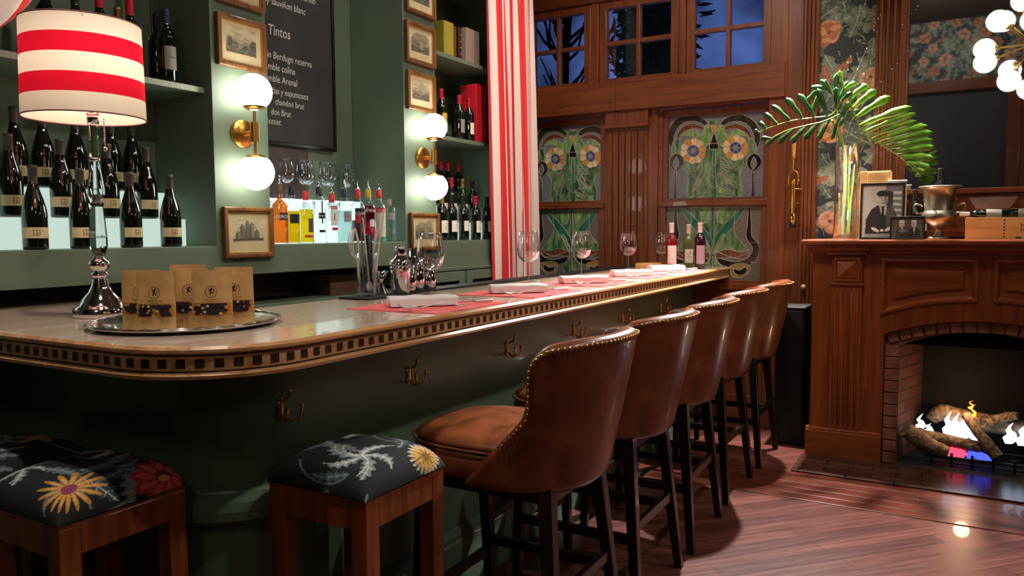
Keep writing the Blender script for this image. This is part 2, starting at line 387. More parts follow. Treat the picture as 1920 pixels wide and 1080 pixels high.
# small colour canvas whose cells become the coloured vertices of a printed / woven surface
class Canvas:
    def __init__(s, w, h, bgc):
        s.w, s.h = w, h; s.a = np.zeros((h, w, 3)); s.a[:] = lin(bgc)
    def poly(s, pts, col, op=1.0):
        p = np.array(pts, float); x0, y0 = np.floor(p.min(0)).astype(int); x1, y1 = np.ceil(p.max(0)).astype(int)
        x0 = max(x0, 0); y0 = max(y0, 0); x1 = min(x1+1, s.w); y1 = min(y1+1, s.h)
        if x1 <= x0 or y1 <= y0: return
        X, Y = np.meshgrid(np.arange(x0, x1)+.0, np.arange(y0, y1)+.0)
        ins = np.zeros(X.shape, bool); n = len(p)
        for i in range(n):
            ax, ay = p[i]; bx, by = p[(i+1) % n]
            if ay == by: continue
            c = ((ay > Y) != (by > Y)) & (X < (bx-ax)*(Y-ay)/(by-ay)+ax)
            ins ^= c
        sub = s.a[y0:y1, x0:x1]; c = np.array(lin(col)); sub[ins] = sub[ins]*(1-op) + c*op
    def ell(s, x, y, rx, ry, col, ang=0, op=1.0, n=20):
        ca, sa = cos(ang), sin(ang)
        s.poly([(x+rx*cos(t)*ca-ry*sin(t)*sa, y+rx*cos(t)*sa+ry*sin(t)*ca) for t in [2*pi*k/n for k in range(n)]], col, op)
    def stroke(s, pts, w, col, op=1.0):
        for i in range(len(pts)-1):
            (ax, ay), (bx, by) = pts[i], pts[i+1]; d = sqrt((bx-ax)**2+(by-ay)**2) or 1
            nx, ny = -(by-ay)/d*w/2, (bx-ax)/d*w/2
            s.poly([(ax+nx, ay+ny), (bx+nx, by+ny), (bx-nx, by-ny), (ax-nx, ay-ny)], col, op)
    def mottle(s, amp, k=6):
        rs = np.random.RandomState(5); q = rs.rand(s.h//k+2, s.w//k+2)
        yy = np.linspace(0, q.shape[0]-1.001, s.h); xx = np.linspace(0, q.shape[1]-1.001, s.w)
        yi = yy.astype(int); xi = xx.astype(int); fy = (yy-yi)[:, None]; fx = (xx-xi)[None]
        v = q[yi][:, xi]*(1-fy)*(1-fx)+q[yi+1][:, xi]*fy*(1-fx)+q[yi][:, xi+1]*(1-fy)*fx+q[yi+1][:, xi+1]*fy*fx
        s.a *= (1+amp*(v-.5)*2)[..., None]
    def build(s, name, fn, mat, parent=None):
        h, w = s.h, s.w
        U, V = np.meshgrid(np.linspace(0, 1, w), np.linspace(0, 1, h))
        co = fn(U, V); co = np.stack(np.broadcast_arrays(*co), -1).reshape(-1, 3).astype(np.float32)
        i = np.arange(h*w).reshape(h, w)
        f = np.stack([i[:-1, :-1], i[1:, :-1], i[1:, 1:], i[:-1, 1:]], -1).reshape(-1, 4)
        me = bpy.data.meshes.new(name); me.vertices.add(h*w); me.vertices.foreach_set('co', co.ravel())
        me.loops.add(f.size); me.loops.foreach_set('vertex_index', f.ravel().astype(np.int32))
        me.polygons.add(len(f)); me.polygons.foreach_set('loop_start', np.arange(0, f.size, 4, dtype=np.int32))
        me.polygons.foreach_set('loop_total', np.full(len(f), 4, np.int32)); me.polygons.foreach_set('use_smooth', np.ones(len(f), bool))
        at = me.color_attributes.new('Col', 'FLOAT_COLOR', 'POINT')
        rgba = np.concatenate([s.a.reshape(-1, 3), np.ones((h*w, 1))], 1).astype(np.float32); at.data.foreach_set('color', rgba.ravel())
        me.update(calc_edges=True); me.validate()
        me.materials.append(M[mat]); o = bpy.data.objects.new(name, me); COL.objects.link(o)
        if parent: o.parent = parent
        return o

def acanthus(c, x, y, ang, L, col, vein, w=.3, n=5, curl=.5, op=1):
    """lobed leaf drawn on a canvas"""
    ctr = []; a = ang; px, py = x, y; N = 4*n
    for i in range(N+1):
        ctr.append((px, py, a)); px += L/N*cos(a); py += L/N*sin(a); a += curl/N
    left, right = [], []
    for i, (qx, qy, qa) in enumerate(ctr):
        t = i/N; wd = L*w*sin(pi*min(1, t*.92+.08))**.7*(1 if i % 4 in (1, 2) else .55)
        if i == N: wd = 0
        fw = .5*wd
        left.append((qx+wd*cos(qa+pi/2)+fw*cos(qa), qy+wd*sin(qa+pi/2)+fw*sin(qa)))
        right.append((qx+wd*cos(qa-pi/2)+fw*cos(qa), qy+wd*sin(qa-pi/2)+fw*sin(qa)))
    c.poly(left+right[::-1], col, op)
    c.stroke([(p[0], p[1]) for p in ctr[::2]], max(1, L*.02), vein, op)
    for i in range(2, N-1, 4):
        qx, qy, qa = ctr[i]
        for sg in (1, -1):
            l = L*w*.75*sin(pi*i/N)
            c.stroke([(qx, qy), (qx+l*cos(qa+sg*.9), qy+l*sin(qa+sg*.9))], max(.8, L*.012), vein, op)
def bloom(c, x, y, r, cols, n=6, ph=0):
    if n == 5:
        for k, (dx, dy, q) in enumerate(((-.5, -.2, .75), (.45, -.3, .8), (0, -.65, .7), (-.15, .35, .7), (.4, .35, .6))):
            ca, sa = cos(ph), sin(ph); X_, Y_ = x+r*(dx*ca-dy*sa), y+r*(dx*sa+dy*ca)
            c.ell(X_, Y_, r*q, r*q*.72, cols[1] if k % 2 else cols[0], ph+k); c.ell(X_+r*.06, Y_-r*.05, r*q*.72, r*q*.42, cols[0] if k % 2 else cols[1], ph+k+.3)
            for j in range(3): c.stroke([(x, y), (X_+r*q*.7*cos(ph+k+j*.5), Y_+r*q*.6*sin(ph+k+j*.5))], max(.8, r*.03), cols[0])
        c.ell(x, y, r*.2, r*.17, cols[2]); return
    for k in range(n):
        a = ph+2*pi*k/n; c.ell(x+r*.55*cos(a), y+r*.55*sin(a), r*.5, r*.36, cols[0], a)
    for k in range(n):
        a = ph+2*pi*k/n; c.ell(x+r*.5*cos(a), y+r*.5*sin(a), r*.36, r*.24, cols[1], a)
        c.stroke([(x, y), (x+r*.8*cos(a), y+r*.8*sin(a))], max(.8, r*.04), cols[0])
    c.ell(x, y, r*.28, r*.28, cols[2]); c.ell(x, y, r*.14, r*.14, cols[3])
def morris(c, u, rnd):
    """dense floral repeat; u = pixels per metre"""
    W_, H_ = c.w, c.h; step = .19*u
    y = -step
    while y < H_+step:
        x = -step+(rnd.random()*.5)*step
        while x < W_+step:
            g = rnd.choice(['6a7162', '57614f', '7d826e', '465249']); a = rnd.random()*6.28
            px, py = x+rnd.uniform(-.3, .3)*step, y+rnd.uniform(-.3, .3)*step
            pts = [(px+.10*u*t*cos(a+t*1.4), py+.10*u*t*sin(a+t*1.4)) for t in [k/6 for k in range(7)]]
            c.stroke(pts, .004*u, '8a8b70')
            acanthus(c, px, py, a, rnd.uniform(.16, .23)*u, g, '9a9f88', .27, rnd.choice([3, 4]), rnd.uniform(-1.2, 1.2))
            x += step*.62
        y += step*.6
    k = 0; y = .05*u
    while y < H_+.1*u:
        x = (.07+.12*(k % 2))*u
        while x < W_+.1*u:
            if rnd.random() < .62:
                bloom(c, x+rnd.uniform(-.02, .02)*u, y+rnd.uniform(-.02, .02)*u, rnd.uniform(.05, .075)*u,
                      rnd.choice([['9a5a3a', 'b98058', '6a4030', '9c6a30'], ['a5745a', 'c09678', '6a3a30', '8f6238']]), 5, rnd.random()*6)
            elif rnd.random() < .7:
                acanthus(c, x, y, rnd.random()*6.28, .12*u, '8f4f34', 'b07050', .22, 3, 1)
            for q in range(4):
                c.ell(x+rnd.uniform(-.09, .09)*u, y+rnd.uniform(-.09, .09)*u, .005*u, .005*u, '8f9490')
            x += .24*u
        y += .15*u; k += 1

# ------------------------------------------------------------------ ceiling spots, some read off shadows, others added as unseen fill (their fittings are built with the ceiling)
CEIL = 4.1
SPOTS = [  # x, y, aim, watts, cone deg, blend, colour
    (5.17, .86, (3.55, .38, 0), 900, 70, .35, (1, .90, .84)),
    (4.9, -.75, (4.7, 1.7, 1.2), 130, 80, .7, (1, .88, .76)),
    (3.2, -.85, (2.9, 1.7, .6), 120, 95, .8, (1, .9, .8)),
    (1.6, -.9, (1.9, 1.7, .8), 100, 95, .8, (1, .9, .8)),
    (3.3, .5, (4.9, .1, 1.5), 95, 55, .7, (1, .84, .68)),
    (3.0, 1.2, (5.4, 2.0, 1.5), 235, 70, .7, (1, .84, .7)),
    (3.0, 1.7, (3.0, 3.1, 2.2), 45, 70, .9, (1, 1, .93)),
    (4.0, 1.9, (4.1, 3.0, 2.0), 70, 90, .9, (1, .98, .93)),
    (.9, 1.5, (1.35, 1.9, 1.1), 130, 60, .8, (1, .93, .85)),
    (4.45, -.35, (4.93, .32, 1.9), 120, 26, .6, (1, .95, .85)),
    (.6, .3, (-.9, .1, 3.3), 60, 110, .9, (1, .93, .85)),  # unseen spot added to brighten the wallpaper mirrored above the mantel
]
for i, (x, y, aim, w, cone, bl, c) in enumerate(SPOTS):
    ld = bpy.data.lights.new('ceiling_spot_light', 'SPOT'); ld.energy = w; ld.color = c; ld.spot_size = radians(cone); ld.spot_blend = bl
    ld.shadow_soft_size = .025 if i == 0 else .06
    lo = bpy.data.objects.new('ceiling_spot_light', ld); COL.objects.link(lo); lo.location = (x, y, 2.98 if i == 0 else CEIL-.06)
    lo.rotation_euler = (Vector(aim)-lo.location).to_track_quat('-Z', 'Y').to_euler()

# ------------------------------------------------------------------ shell
XW, YB = 5.42, 3.16
struct(MB().box(-1.3, 5.6, -3.2, 3.3, -.1, 0).build('floor', 'floor'))
struct(MB().box(-1.3, 5.6, -3.2, 3.3, CEIL, CEIL+.1).build('ceiling', 'ceil'))
struct(MB().box(-1.3, 5.6, YB, YB+.1, 0, CEIL).build('wall_shelves', 'green'))
struct(MB().box(-1.3, 5.6, -3.2, -3.1, 0, CEIL).build('wall_right', 'dark_room'))
wr = struct(MB().box(-1.0, -.9, -3.1, YB, 0, CEIL).build('wall_rear', 'dark_room'))
# border boards in front of the hearth, and the hearth itself
b = MB()
for k in range(5):
    b.box(4.0+.09*k, 4.0895+.09*k, -3.0, 1.55, 0, .004)
struct(b.build('trim_1', wood('border_boards', '34140c', '5c2a1c', 'y', .33, .2), bevel=.001))

MYZ = lambda a, c, d: Vector((d, a, c))       # a -> Y, c -> Z, d -> X
def rect(y0, y1, z0, z1): return [(y0, z0), (y1, z0), (y1, z1), (y0, z1)]
T1, T2, T3 = (2.405, 2.95), (1.735, 2.335), (1.10, 1.675)
SL, SR = (2.29, 2.94), (1.10, 1.86)
holes = [rect(a+.01, b_-.01, 2.445, 3.02) for a, b_ in (T1, T2, T3)] + [rect(SL[0]+.01, SL[1]-.01, .985, 2.21), rect(SR[0]+.01, SR[1]-.01, .985, 2.21)]
struct(MB().prism(rect(.80, YB, 0, CEIL), holes, MYZ, XW, XW+.14).build('wall_windows', 'wood_y'))
wc = struct(MB().box(XW, XW+.14, -3.1, .80, 0, CEIL).build('wall_chimney', noisy('slate_wall', '23282b', '2b3133', (5, 5, 5), .7)))

def window(n, ya, yb, za, zb, nx, nz, x, depth=.05, fr=.062, art=None):
    w = bpy.data.objects.new('window_%d' % n, None); COL.objects.link(w); struct(w)
    f = MB().prism(rect(ya, yb, za, zb), [rect(ya+fr, yb-fr, za+fr*.9, zb-fr)], MYZ, x, x+depth)
    f.build('sash_frame', 'wood_z', w, bevel=.004)
    m = MB()
    for k in range(1, nx):
        y = ya+fr+(yb-ya-2*fr)*k/nx; m.box(x+.004, x+depth-.006, y-.014, y+.014, za+fr*.8, zb-fr*.9)
    for k in range(1, nz):
        z = za+fr+(zb-za-2*fr)*k/nz; m.box(x+.006, x+depth-.008, ya+fr*.8, yb-fr*.8, z-.014, z+.014)
    if nx+nz > 2: m.build('glazing_bar', 'wood_z', w, bevel=.003)
    return w
for n, (a, b_) in enumerate((T1, T2, T3)):
    w = window(n+1, a, b_, 2.42, 3.03, 2, 2, XW-.02, .06, .055)
    MB().box(XW+.012, XW+.016, a+.05, b_-.05, 2.47, 2.98).build('pane', 'pane', w)
# frame pieces of the window wall
tn = [1]
def trim(mb, mat, bevel=.004, name=None):
    tn[0] += 1; o = mb.build(name or 'trim_%d' % tn[0], mat, bevel=bevel); struct(o); return o
trim(MB().box(XW-.072, XW, 1.0, 2.187, 2.232, 2.44).box(XW-.070, XW, 2.19, 3.0, 2.236, 2.44).box(XW-.085, XW-.0, 1.0, 2.187, 2.222, 2.236).box(XW-.085, XW-.0, 2.19, 3.0, 2.222, 2.236), 'wood_y')
trim(MB().box(XW-.05, XW, 1.0, 3.0, 3.03, 3.12).box(XW-.03, XW, 1.0, 3.0, 3.12, 3.6), 'wood_y')
trim(MB().box(XW-.03, XW, 2.34, 2.40, 2.44, 3.03).box(XW-.03, XW, 1.68, 1.73, 2.44, 3.03), 'wood_z', .003)
def pilaster(y0, y1, z0, z1, x, n, d=.03, mat='wood_z', cap=True, gw=.5):
    mb = MB(); mb.box(x-d*.5, x, y0, y1, z0, z1)
    pitch = (y1-y0-.02)/n
    for k in range(n):
        ya = y0+.01+k*pitch+pitch*(1-gw)/2; yb = ya+pitch*gw
        mb.add([(x-d*.5, ya, z0+.02), (x-d, ya+(yb-ya)*.25, z0+.03), (x-d, yb-(yb-ya)*.25, z0+.03), (x-d*.5, yb, z0+.02),
                (x-d*.5, ya, z1-.02), (x-d, ya+(yb-ya)*.25, z1-.03), (x-d, yb-(yb-ya)*.25, z1-.03), (x-d*.5, yb, z1-.02)],
               [(0, 4, 5, 1), (1, 5, 6, 2), (2, 6, 7, 3), (0, 1, 2, 3), (4, 7, 6, 5)])
    return mb
p = pilaster(1.95, 2.26, 1.0, 2.10, XW-.01, 6, .05)
p.box(XW-.075, XW, 1.935, 2.275, 2.10, 2.128).box(XW-.06, XW, 1.94, 2.27, 2.128, 2.222).box(XW-.018, XW, 1.88, 2.29, .99, 2.222)
trim(p, 'wood_z', .003)
trim(MB().box(XW-.06, XW, .985, 1.10, 0, 2.44).box(XW-.05, XW, .985, 1.10, 2.44, 3.6).box(XW-.03, XW, 2.94, 3.16, 0, 3.6), 'wood_z', .006)
p = MB().box(XW-.045, XW, .88, .985, 0, 3.8)
for k in range(4): p.tube([(XW-.045, .80+.012+.024*k, 0), (XW-.045, .80+.012+.024*k, 3.8)], .013, 8)
p.box(XW-.04, XW, .80, .88, 0, 3.8)
trim(p, 'wood_z', 0)
# panelled dado under the windows
p = MB().box(XW-.05, XW, .98, 2.95, .94, .985).box(XW-.025, XW, .98, 2.95, 0, .94)
for a, b_ in ((1.12, 1.85), (1.95, 2.27), (2.33, 2.9)):
    p.prism(rect(a, b_, .16, .88), [rect(a+.05, b_-.05, .21, .83)], MYZ, XW-.045, XW-.02)
p.box(XW-.045, XW, .98, 2.95, 0, .12)
trim(p, 'wood_z', .004)

# ------------------------------------------------------------------ stained glass sashes (two tall windows, upper and lower sash each)
YAW, PIT, ROL = radians(29.8), radians(4.18), radians(.33)
_fw = Vector((cos(YAW)*cos(PIT), sin(YAW)*cos(PIT), -sin(PIT))); _rt = Vector((sin(YAW), -cos(YAW), 0)); _up = _rt.cross(_fw)
_r2 = _rt*cos(ROL)-_up*sin(ROL); _u2 = _up*cos(ROL)+_rt*sin(ROL)
def wallpt(x, y, X=XW):
    """survey point of the right-hand window -> (Y, Z) on the window wall"""
    px, py = 980+x/3.177, 200+y/3.177
    d = _fw + _r2*((px-960)/1450) - _u2*((py-540)/1450)
    t = X/d.x; return (d.y*t, EYE+d.z*t)
def glassmat(name, c1, c2, sc=22, rough=.18, tr=.25):
    m = noisy(name, c1, c2, (sc, sc*2.2, sc*.7), rough, 4, bump=.25, dist=.004, lo=.36, hi=.64)
    nt = m.node_tree; b = nt.nodes['Principled BSDF']
    tl = nt.nodes.new('ShaderNodeBsdfTranslucent'); tl.inputs['Color'].default_value = (*lin(c2), 1)
    mx = nt.nodes.new('ShaderNodeMixShader'); mx.inputs['Fac'].default_value = tr
    nt.links.new(b.outputs[0], mx.inputs[1]); nt.links.new(tl.outputs[0], mx.inputs[2]); nt.links.new(mx.outputs[0], nt.nodes['Material Output'].inputs['Surface'])
    return m
SG = [glassmat('seedy_grey_glass', '767a80', 'a0a5ab', 60, .25, .5),       # 0
      glassmat('seedy_umber_glass', '6c6860', '8b867a', 60, .25, .4),      # 1
      glassmat('smoky_brown_glass', '2b2723', '4a4038'),                   # 2
      glassmat('amber_brown_glass', '5a3424', '855a3c'),                   # 3
      glassmat('leaf_green_glass', '4f7f42', 'a3c486'),                    # 4
      glassmat('streaky_green_glass', '26502f', '86ab78', 16),             # 5
      glassmat('teal_glass', '1f5a4c', '3f8a70'),                          # 6
      glassmat('cream_glass', 'd9bd84', 'f0dcb0', 30),                     # 7
      glassmat('honey_glass', 'bb8238', 'dca55a', 30),                     # 8
      glassmat('cobalt_glass', '323a68', '5a64a0', 40),                    # 9
      glassmat('dark_plum_glass', '17130f', '2a2220'),                     # 10
      glassmat('tan_glass', '8f7440', 'b3955a'),                           # 11
      pmat('lead_came', 'a8a698', .4, .3)]                                # 12
def ellp(cx_, cy_, rx, ry, n=20, a0=0): return [(cx_+rx*cos(2*pi*k/n+a0), cy_+ry*sin(2*pi*k/n+a0)) for k in range(n)]
def band(ctr, w0, w1):
    L, R = [], []; n = len(ctr)-1
    for i, (x, y) in enumerate(ctr):
        a = ctr[max(0, i-1)]; c = ctr[min(n, i+1)]; d = sqrt((c[0]-a[0])**2+(c[1]-a[1])**2) or 1
        t = i/n; w = (w0*(1-t)+w1*t)*(.45+.55*sin(pi*min(1, max(0, t*.9+.05))))
        nx, ny = -(c[1]-a[1])/d*w, (c[0]-a[0])/d*w; L.append((x+nx, y+ny)); R.append((x-nx, y-ny))
    return L+R[::-1]
def smooth(p, k=4):
    out = []
    for i in range(len(p)-1):
        p0 = p[max(i-1, 0)]; p1 = p[i]; p2 = p[i+1]; p3 = p[min(i+2, len(p)-1)]
        for j in range(k):
            t = j/k; out.append(tuple(.5*((2*b)+(c-a)*t+(2*a-5*b+4*c-d)*t*t+(-a+3*b-3*c+d)*t**3) for a, b, c, d in zip(p0, p1, p2, p3)))
    return out+[tuple(p[-1])]
def flower(cx_, cy_, R_):
    out = []
    for k in range(10):
        a0, a1 = 2*pi*k/10+.1, 2*pi*(k+1)/10+.1
        out.append(([(cx_+R_*.48*cos(a0), cy_+R_*.48*sin(a0))] + [(cx_+R_*q*cos(a0+(a1-a0)*t), cy_+R_*q*sin(a0+(a1-a0)*t)) for t, q in ((0, .93), (.25, 1.0), (.5, 1.03), (.75, 1.0), (1, .93))]
                    + [(cx_+R_*.48*cos(a1), cy_+R_*.48*sin(a1))], 7 if k % 3 else 8))
    for k in range(6):
        a0, a1 = 2*pi*k/6, 2*pi*(k+1)/6
        out.append(([(cx_, cy_)]+[(cx_+R_*.48*cos(a0+(a1-a0)*t), cy_+R_*.48*sin(a0+(a1-a0)*t)) for t in (0, .33, .66, 1)], 9))
    out.append((ellp(cx_, cy_, R_*.17, R_*.17, 10), 10))
    return out
C0 = 1133.
def mir(p): return [(2*C0-x, y) for x, y in p][::-1]
UP = []
for f_ in (lambda p: p, mir):
    UP.append((f_(band(smooth([(1372, 262), (1392, 180), (1362, 104), (1300, 66), (1225, 72), (1178, 104)]), 22, 22)), 2))
    UP.append((f_(band(smooth([(1352, 190), (1318, 138), (1262, 112), (1195, 128)]), 20, 14)), 3))
    UP.append((f_(smooth([(1150, 110), (1185, 108), (1200, 150), (1236, 190), (1196, 240), (1152, 205), (1142, 150)], 3)), 4))
    UP.append((f_(smooth([(1205, 178), (1235, 142), (1290, 136), (1340, 172), (1290, 168), (1240, 182)], 3)), 4))
    UP.append((f_(smooth([(1338, 176), (1382, 214), (1384, 280), (1350, 300), (1338, 240)], 3)), 5))
UP += [([(1105, 78), (1160, 74), (1166, 104), (1134, 112), (1102, 106)], 5), ([(1108, 108), (1162, 104), (1150, 142), (1124, 146)], 8),
       (smooth([(1134, 150), (1146, 190), (1160, 240), (1133, 254), (1104, 242), (1118, 190), (1134, 150)], 3), 10)]
# streaky green body of the vase of leaves in the upper sash, cut into leaf-shaped pieces
rs = random.Random(3)
UP.insert(0, (smooth([(940, 300), (1010, 250), (1133, 215), (1256, 250), (1330, 300), (1318, 360), (1290, 400), (1284, 556), (984, 556), (978, 400), (944, 360), (940, 300)], 3), 5))
for k in range(13):
    for sg in (1, -1):
        x0 = 1133+sg*rs.uniform(8, 110); y0 = 300+k*19; ang = rs.uniform(.3, 1.25); L_ = rs.uniform(70, 125)
        pts = [(x0, y0), (x0+sg*L_*.5*cos(ang)+9, y0+L_*.5*sin(ang)-14), (x0+sg*L_*cos(ang), y0+L_*sin(ang)), (x0+sg*L_*.45*cos(ang)-10, y0+L_*.5*sin(ang)+12)]
        pts = [(min(1276, max(992, a)), min(548, b_)) for a, b_ in pts]
        UP.append((pts, rs.choice([4, 5, 5, 6])))
UP.append(([(1126, 250), (1140, 250), (1142, 556), (1124, 556)], 6))
WEB = []
for k in range(3):
    y0 = 350+k*68
    for f_ in (lambda p: p, mir):
        WEB.append(f_(smooth([(1133, y0), (1180, y0-26), (1225, y0+18), (1268, y0-8)], 4))); WEB.append(f_(smooth([(1190, y0-50), (1225, y0-5), (1215, y0+40)], 4)))
for cx_, cy_ in ((1008, 262), (1262, 243)): UP += flower(cx_, cy_, 76)
for x0, ms in ((1366, 10), (902, 2)):
    UP.append(([(x0-6, 380), (x0+6, 380), (x0+5, 556), (x0-6, 556)], ms))
    UP.append((smooth([(x0, 388), (x0-34, 352), (x0-30, 306), (x0+6, 276), (x0+44, 300), (x0+48, 345), (x0, 388)], 3), ms))
    UP.append((smooth([(x0, 374), (x0-14, 340), (x0+6, 296), (x0+22, 338), (x0, 374)], 3), 0))
LO = []
LO.append((smooth([(1000, 598), (1004, 740), (960, 800), (925, 862), (1010, 900), (1133, 860), (1256, 900), (1342, 862), (1300, 800), (1262, 740), (1268, 598)], 3), 5))
for f_ in (lambda p: p, mir):
    LO.append((f_(smooth([(1133, 800), (1170, 740), (1262, 640), (1330, 596), (1286, 668), (1210, 770), (1133, 860)], 3)), 6))
    LO.append((f_([(1150, 600), (1205, 600), (1200, 700), (1160, 690)]), 4))
    LO.append((f_(band(smooth([(1140, 880), (1180, 800), (1200, 760)]), 13, 10)), 4))
    LO.append((f_(smooth([(1150, 872), (1220, 850), (1300, 866), (1352, 850), (1330, 905), (1230, 900), (1150, 905)], 3)), 3))
    LO.append((f_(band(smooth([(1352, 600), (1352, 700), (1350, 775), (1392, 842), (1360, 915), (1268, 944), (1160, 916)]), 12, 30)), 10))
    LO.append((f_(smooth([(1236, 948), (1290, 934), (1350, 944), (1352, 985), (1300, 1020), (1250, 1010), (1236, 948)], 3)), 11))
    LO.append((f_(smooth([(1260, 962), (1294, 975), (1330, 955), (1336, 985), (1300, 1005), (1262, 990), (1260, 962)], 3)), 10))
    LO.append((f_(smooth([(1135, 890), (1170, 930), (1200, 975), (1175, 1010), (1135, 990)], 3)), 5))
LO.append(([(1124, 598), (1142, 598), (1140, 1000), (1126, 1000)], 6))
def stained(n, dy, ya, yb):
    w = bpy.data.objects.new('window_%d' % n, None); COL.objects.link(w); struct(w)
    for nm, za, zb, x, bgm, pieces in (('upper_sash', 1.53, 2.205, XW+.015, 0, UP), ('lower_sash', .975, 1.555, XW-.025, 1, LO)):
        fr = .048
        sash = MB().prism(rect(ya, yb, za, zb), [rect(ya+fr, yb-fr, za+(.05 if nm[0] == 'u' else .03), zb-(.05 if nm[0] == 'u' else .036))], MYZ, x, x+.04)
        so = sash.build(nm, 'wood_z', w, bevel=.004)
        g = MB(); xg = x+.02; y0, y1, z0, z1 = ya+fr*.7, yb-fr*.7, za+.02, zb-.02
        g.box(xg, xg+.004, y0, y1, z0, z1, bgm)
        cl = lambda p: (min(max(p[0]+dy, y0+.003), y1-.003), min(max(p[1], z0+.003), z1-.003))
        lead = MB()
        for i, (pp, mi) in enumerate(pieces):
            q = [cl(wallpt(a, c)) for a, c in pp]
            qq = [q[0]]
            for t in q[1:]:
                if (Vector(t)-Vector(qq[-1])).length > .0012: qq.append(t)
            if (Vector(qq[0])-Vector(qq[-1])).length < .0012: qq.pop()
            if len(qq) < 3: continue
            off = xg-.0012-.00005*i
            tr = tessellate_polygon([[Vector((a, c, 0)) for a, c in qq]])
            g.add([(off, a, c) for a, c in qq], list(tr), mi)
            lead.tube([(off-.001, a, c) for a, c in qq+[qq[0]]], .0025, 4)
        if nm[0] == 'u':
            for pp in WEB: lead.tube([(xg-.0045, *cl(wallpt(a, c))) for a, c in pp], .0018, 4)
        for k in range(1, 3):
            for yy in (y0+(y1-y0)*.08, y1-(y1-y0)*.08): pass
        for yy, zz in ((y0, (z0+z1)/2), (y0, z0+(z1-z0)*.25)):
            lead.tube([(xg-.001, y0, zz), (xg-.001, y0+.08, zz)], .002, 4); lead.tube([(xg-.001, y1-.08, zz), (xg-.001, y1, zz)], .002, 4)
        g.build('stained_glass', SG, so, fixn=False); lead.build('lead_came', SG[12], so)
        if nm[0] == 'l':
            MB().box(x-.02, x+.04, ya, yb, zb-.034, zb+.004).build('meeting_rail', 'wood_y', so, bevel=.004)
stained(4, 0, *SR); 
stained(5, 1.09, *SL)

# garden seen through the transom panes at night
t = thing('garden_tree', 'bare branching tree and dark foliage outside behind the small window panes', 'tree', (7.0, 2.7, 0))
tb = MB(); rr = random.Random(4)
tb.tube([(0, .7, 0), (.05, .75, 2), (0, .7, 3.0), (.1, .6, 4.6)], [.09, .07, .05, .02], 8)
for k in range(26):
    z = rr.uniform(2.2, 3.6); a = rr.uniform(0, 6.28); L_ = rr.uniform(.5, 1.1)
    tb.tube([(0, .72, z), (.3*L_*cos(a), .72+.3*L_*sin(a), z+.25*L_), (.4*L_*cos(a+.3), .72+.6*L_*sin(a+.2), z+.8*L_)], [.022, .014, .006], 5)
tb.build('trunk', 'night_bark', t)
fb = MB()
for k in range(1500):
    c = Vector((rr.gauss(.2, .25), rr.gauss(-.12, .18), rr.gauss(3.1, .38))); a = rr.uniform(0, 6.28); b_ = rr.uniform(-1, 1)
    u = Vector((cos(a)*cos(b_), sin(a)*cos(b_), sin(b_)))*.09; v = u.cross(Vector((rr.random(), rr.random(), rr.random()))).normalized()*.022
    fb.add([c-u, c+v, c+u, c-v], [(0, 1, 2, 3)])
fo = fb.build('foliage', 'night_leaf', t, fixn=False)

# ------------------------------------------------------------------ wallpaper, pilaster and mirror above the mantel
rnd = random.Random(11)
cv = Canvas(118, 586, '23292d'); morris(cv, 352, rnd); cv.mottle(.18)
cv.build('wallpaper', lambda u, v: (XW-.002+0*u, .80-.335*u, 2.95-1.667*v), 'wallpaper', wc)
p = pilaster(.30, .47, 1.30, 3.6, XW-.002, 4, .035, gw=.62); p.box(XW-.02, XW, .283, .30, 1.3, 3.6)
trim(p, 'wood_z', .002)
cv = Canvas(330, 110, '2b3236'); morris(cv, 125, rnd); cv.mottle(.15)
cv.build('wallpaper', lambda u, v: (-.896+0*u, 1.6-2.64*u, 4.05-.88*v), 'wallpaper', wr)
t = thing('overmantel_mirror', 'large wood framed mirror above the mantelpiece reflecting the globe chandelier', 'mirror', (XW, -.15, 1.3))
MB().box(-.012, -.008, -.62, .43, .285, 2.3).build('mirror_glass', 'mirror', t)
p = MB().box(-.05, 0, -.66, .43, .26, .292).box(-.022, 0, -.66, .43, .03, .26).box(-.05, 0, -.66, .43, .0, .04)
for a, b_ in ((.135, .41), (-.17, .10), (-.50, -.20)):
    p.add([(-.022, a, .06), (-.022, b_, .06), (-.022, b_, .25), (-.022, a, .25), (-.05, a+.05, .14), (-.05, b_-.05, .14), (-.05, b_-.05, .17), (-.05, a+.05, .17)],
          [(0, 1, 5, 4), (1, 2, 6, 5), (2, 3, 7, 6), (3, 0, 4, 7), (4, 5, 6, 7)])
p.build('panelled_frame', 'fwood_y', t, bevel=.003)
# opposite wall, seen in the mirror: beam, dark glazed opening, door frame
struct(MB().box(-.9, -.82, -3.0, 2.4, 3.13, 3.27).build('trim_20', 'wood_y', bevel=.006))
struct(MB().box(-.9, -.82, -.66, -.52, 0, 3.13).box(-.9, -.84, -1.8, -.66, 2.1, 3.13).box(-.9, -.84, -.8, -.66, 0, 2.1).build('trim_21', 'wood_z', bevel=.006))
struct(MB().box(-.9, -.885, -.52, 1.5, .9, 3.13).build('window_6', pmat('dark_glass', '3c3c3f', .7, spec=.2)))

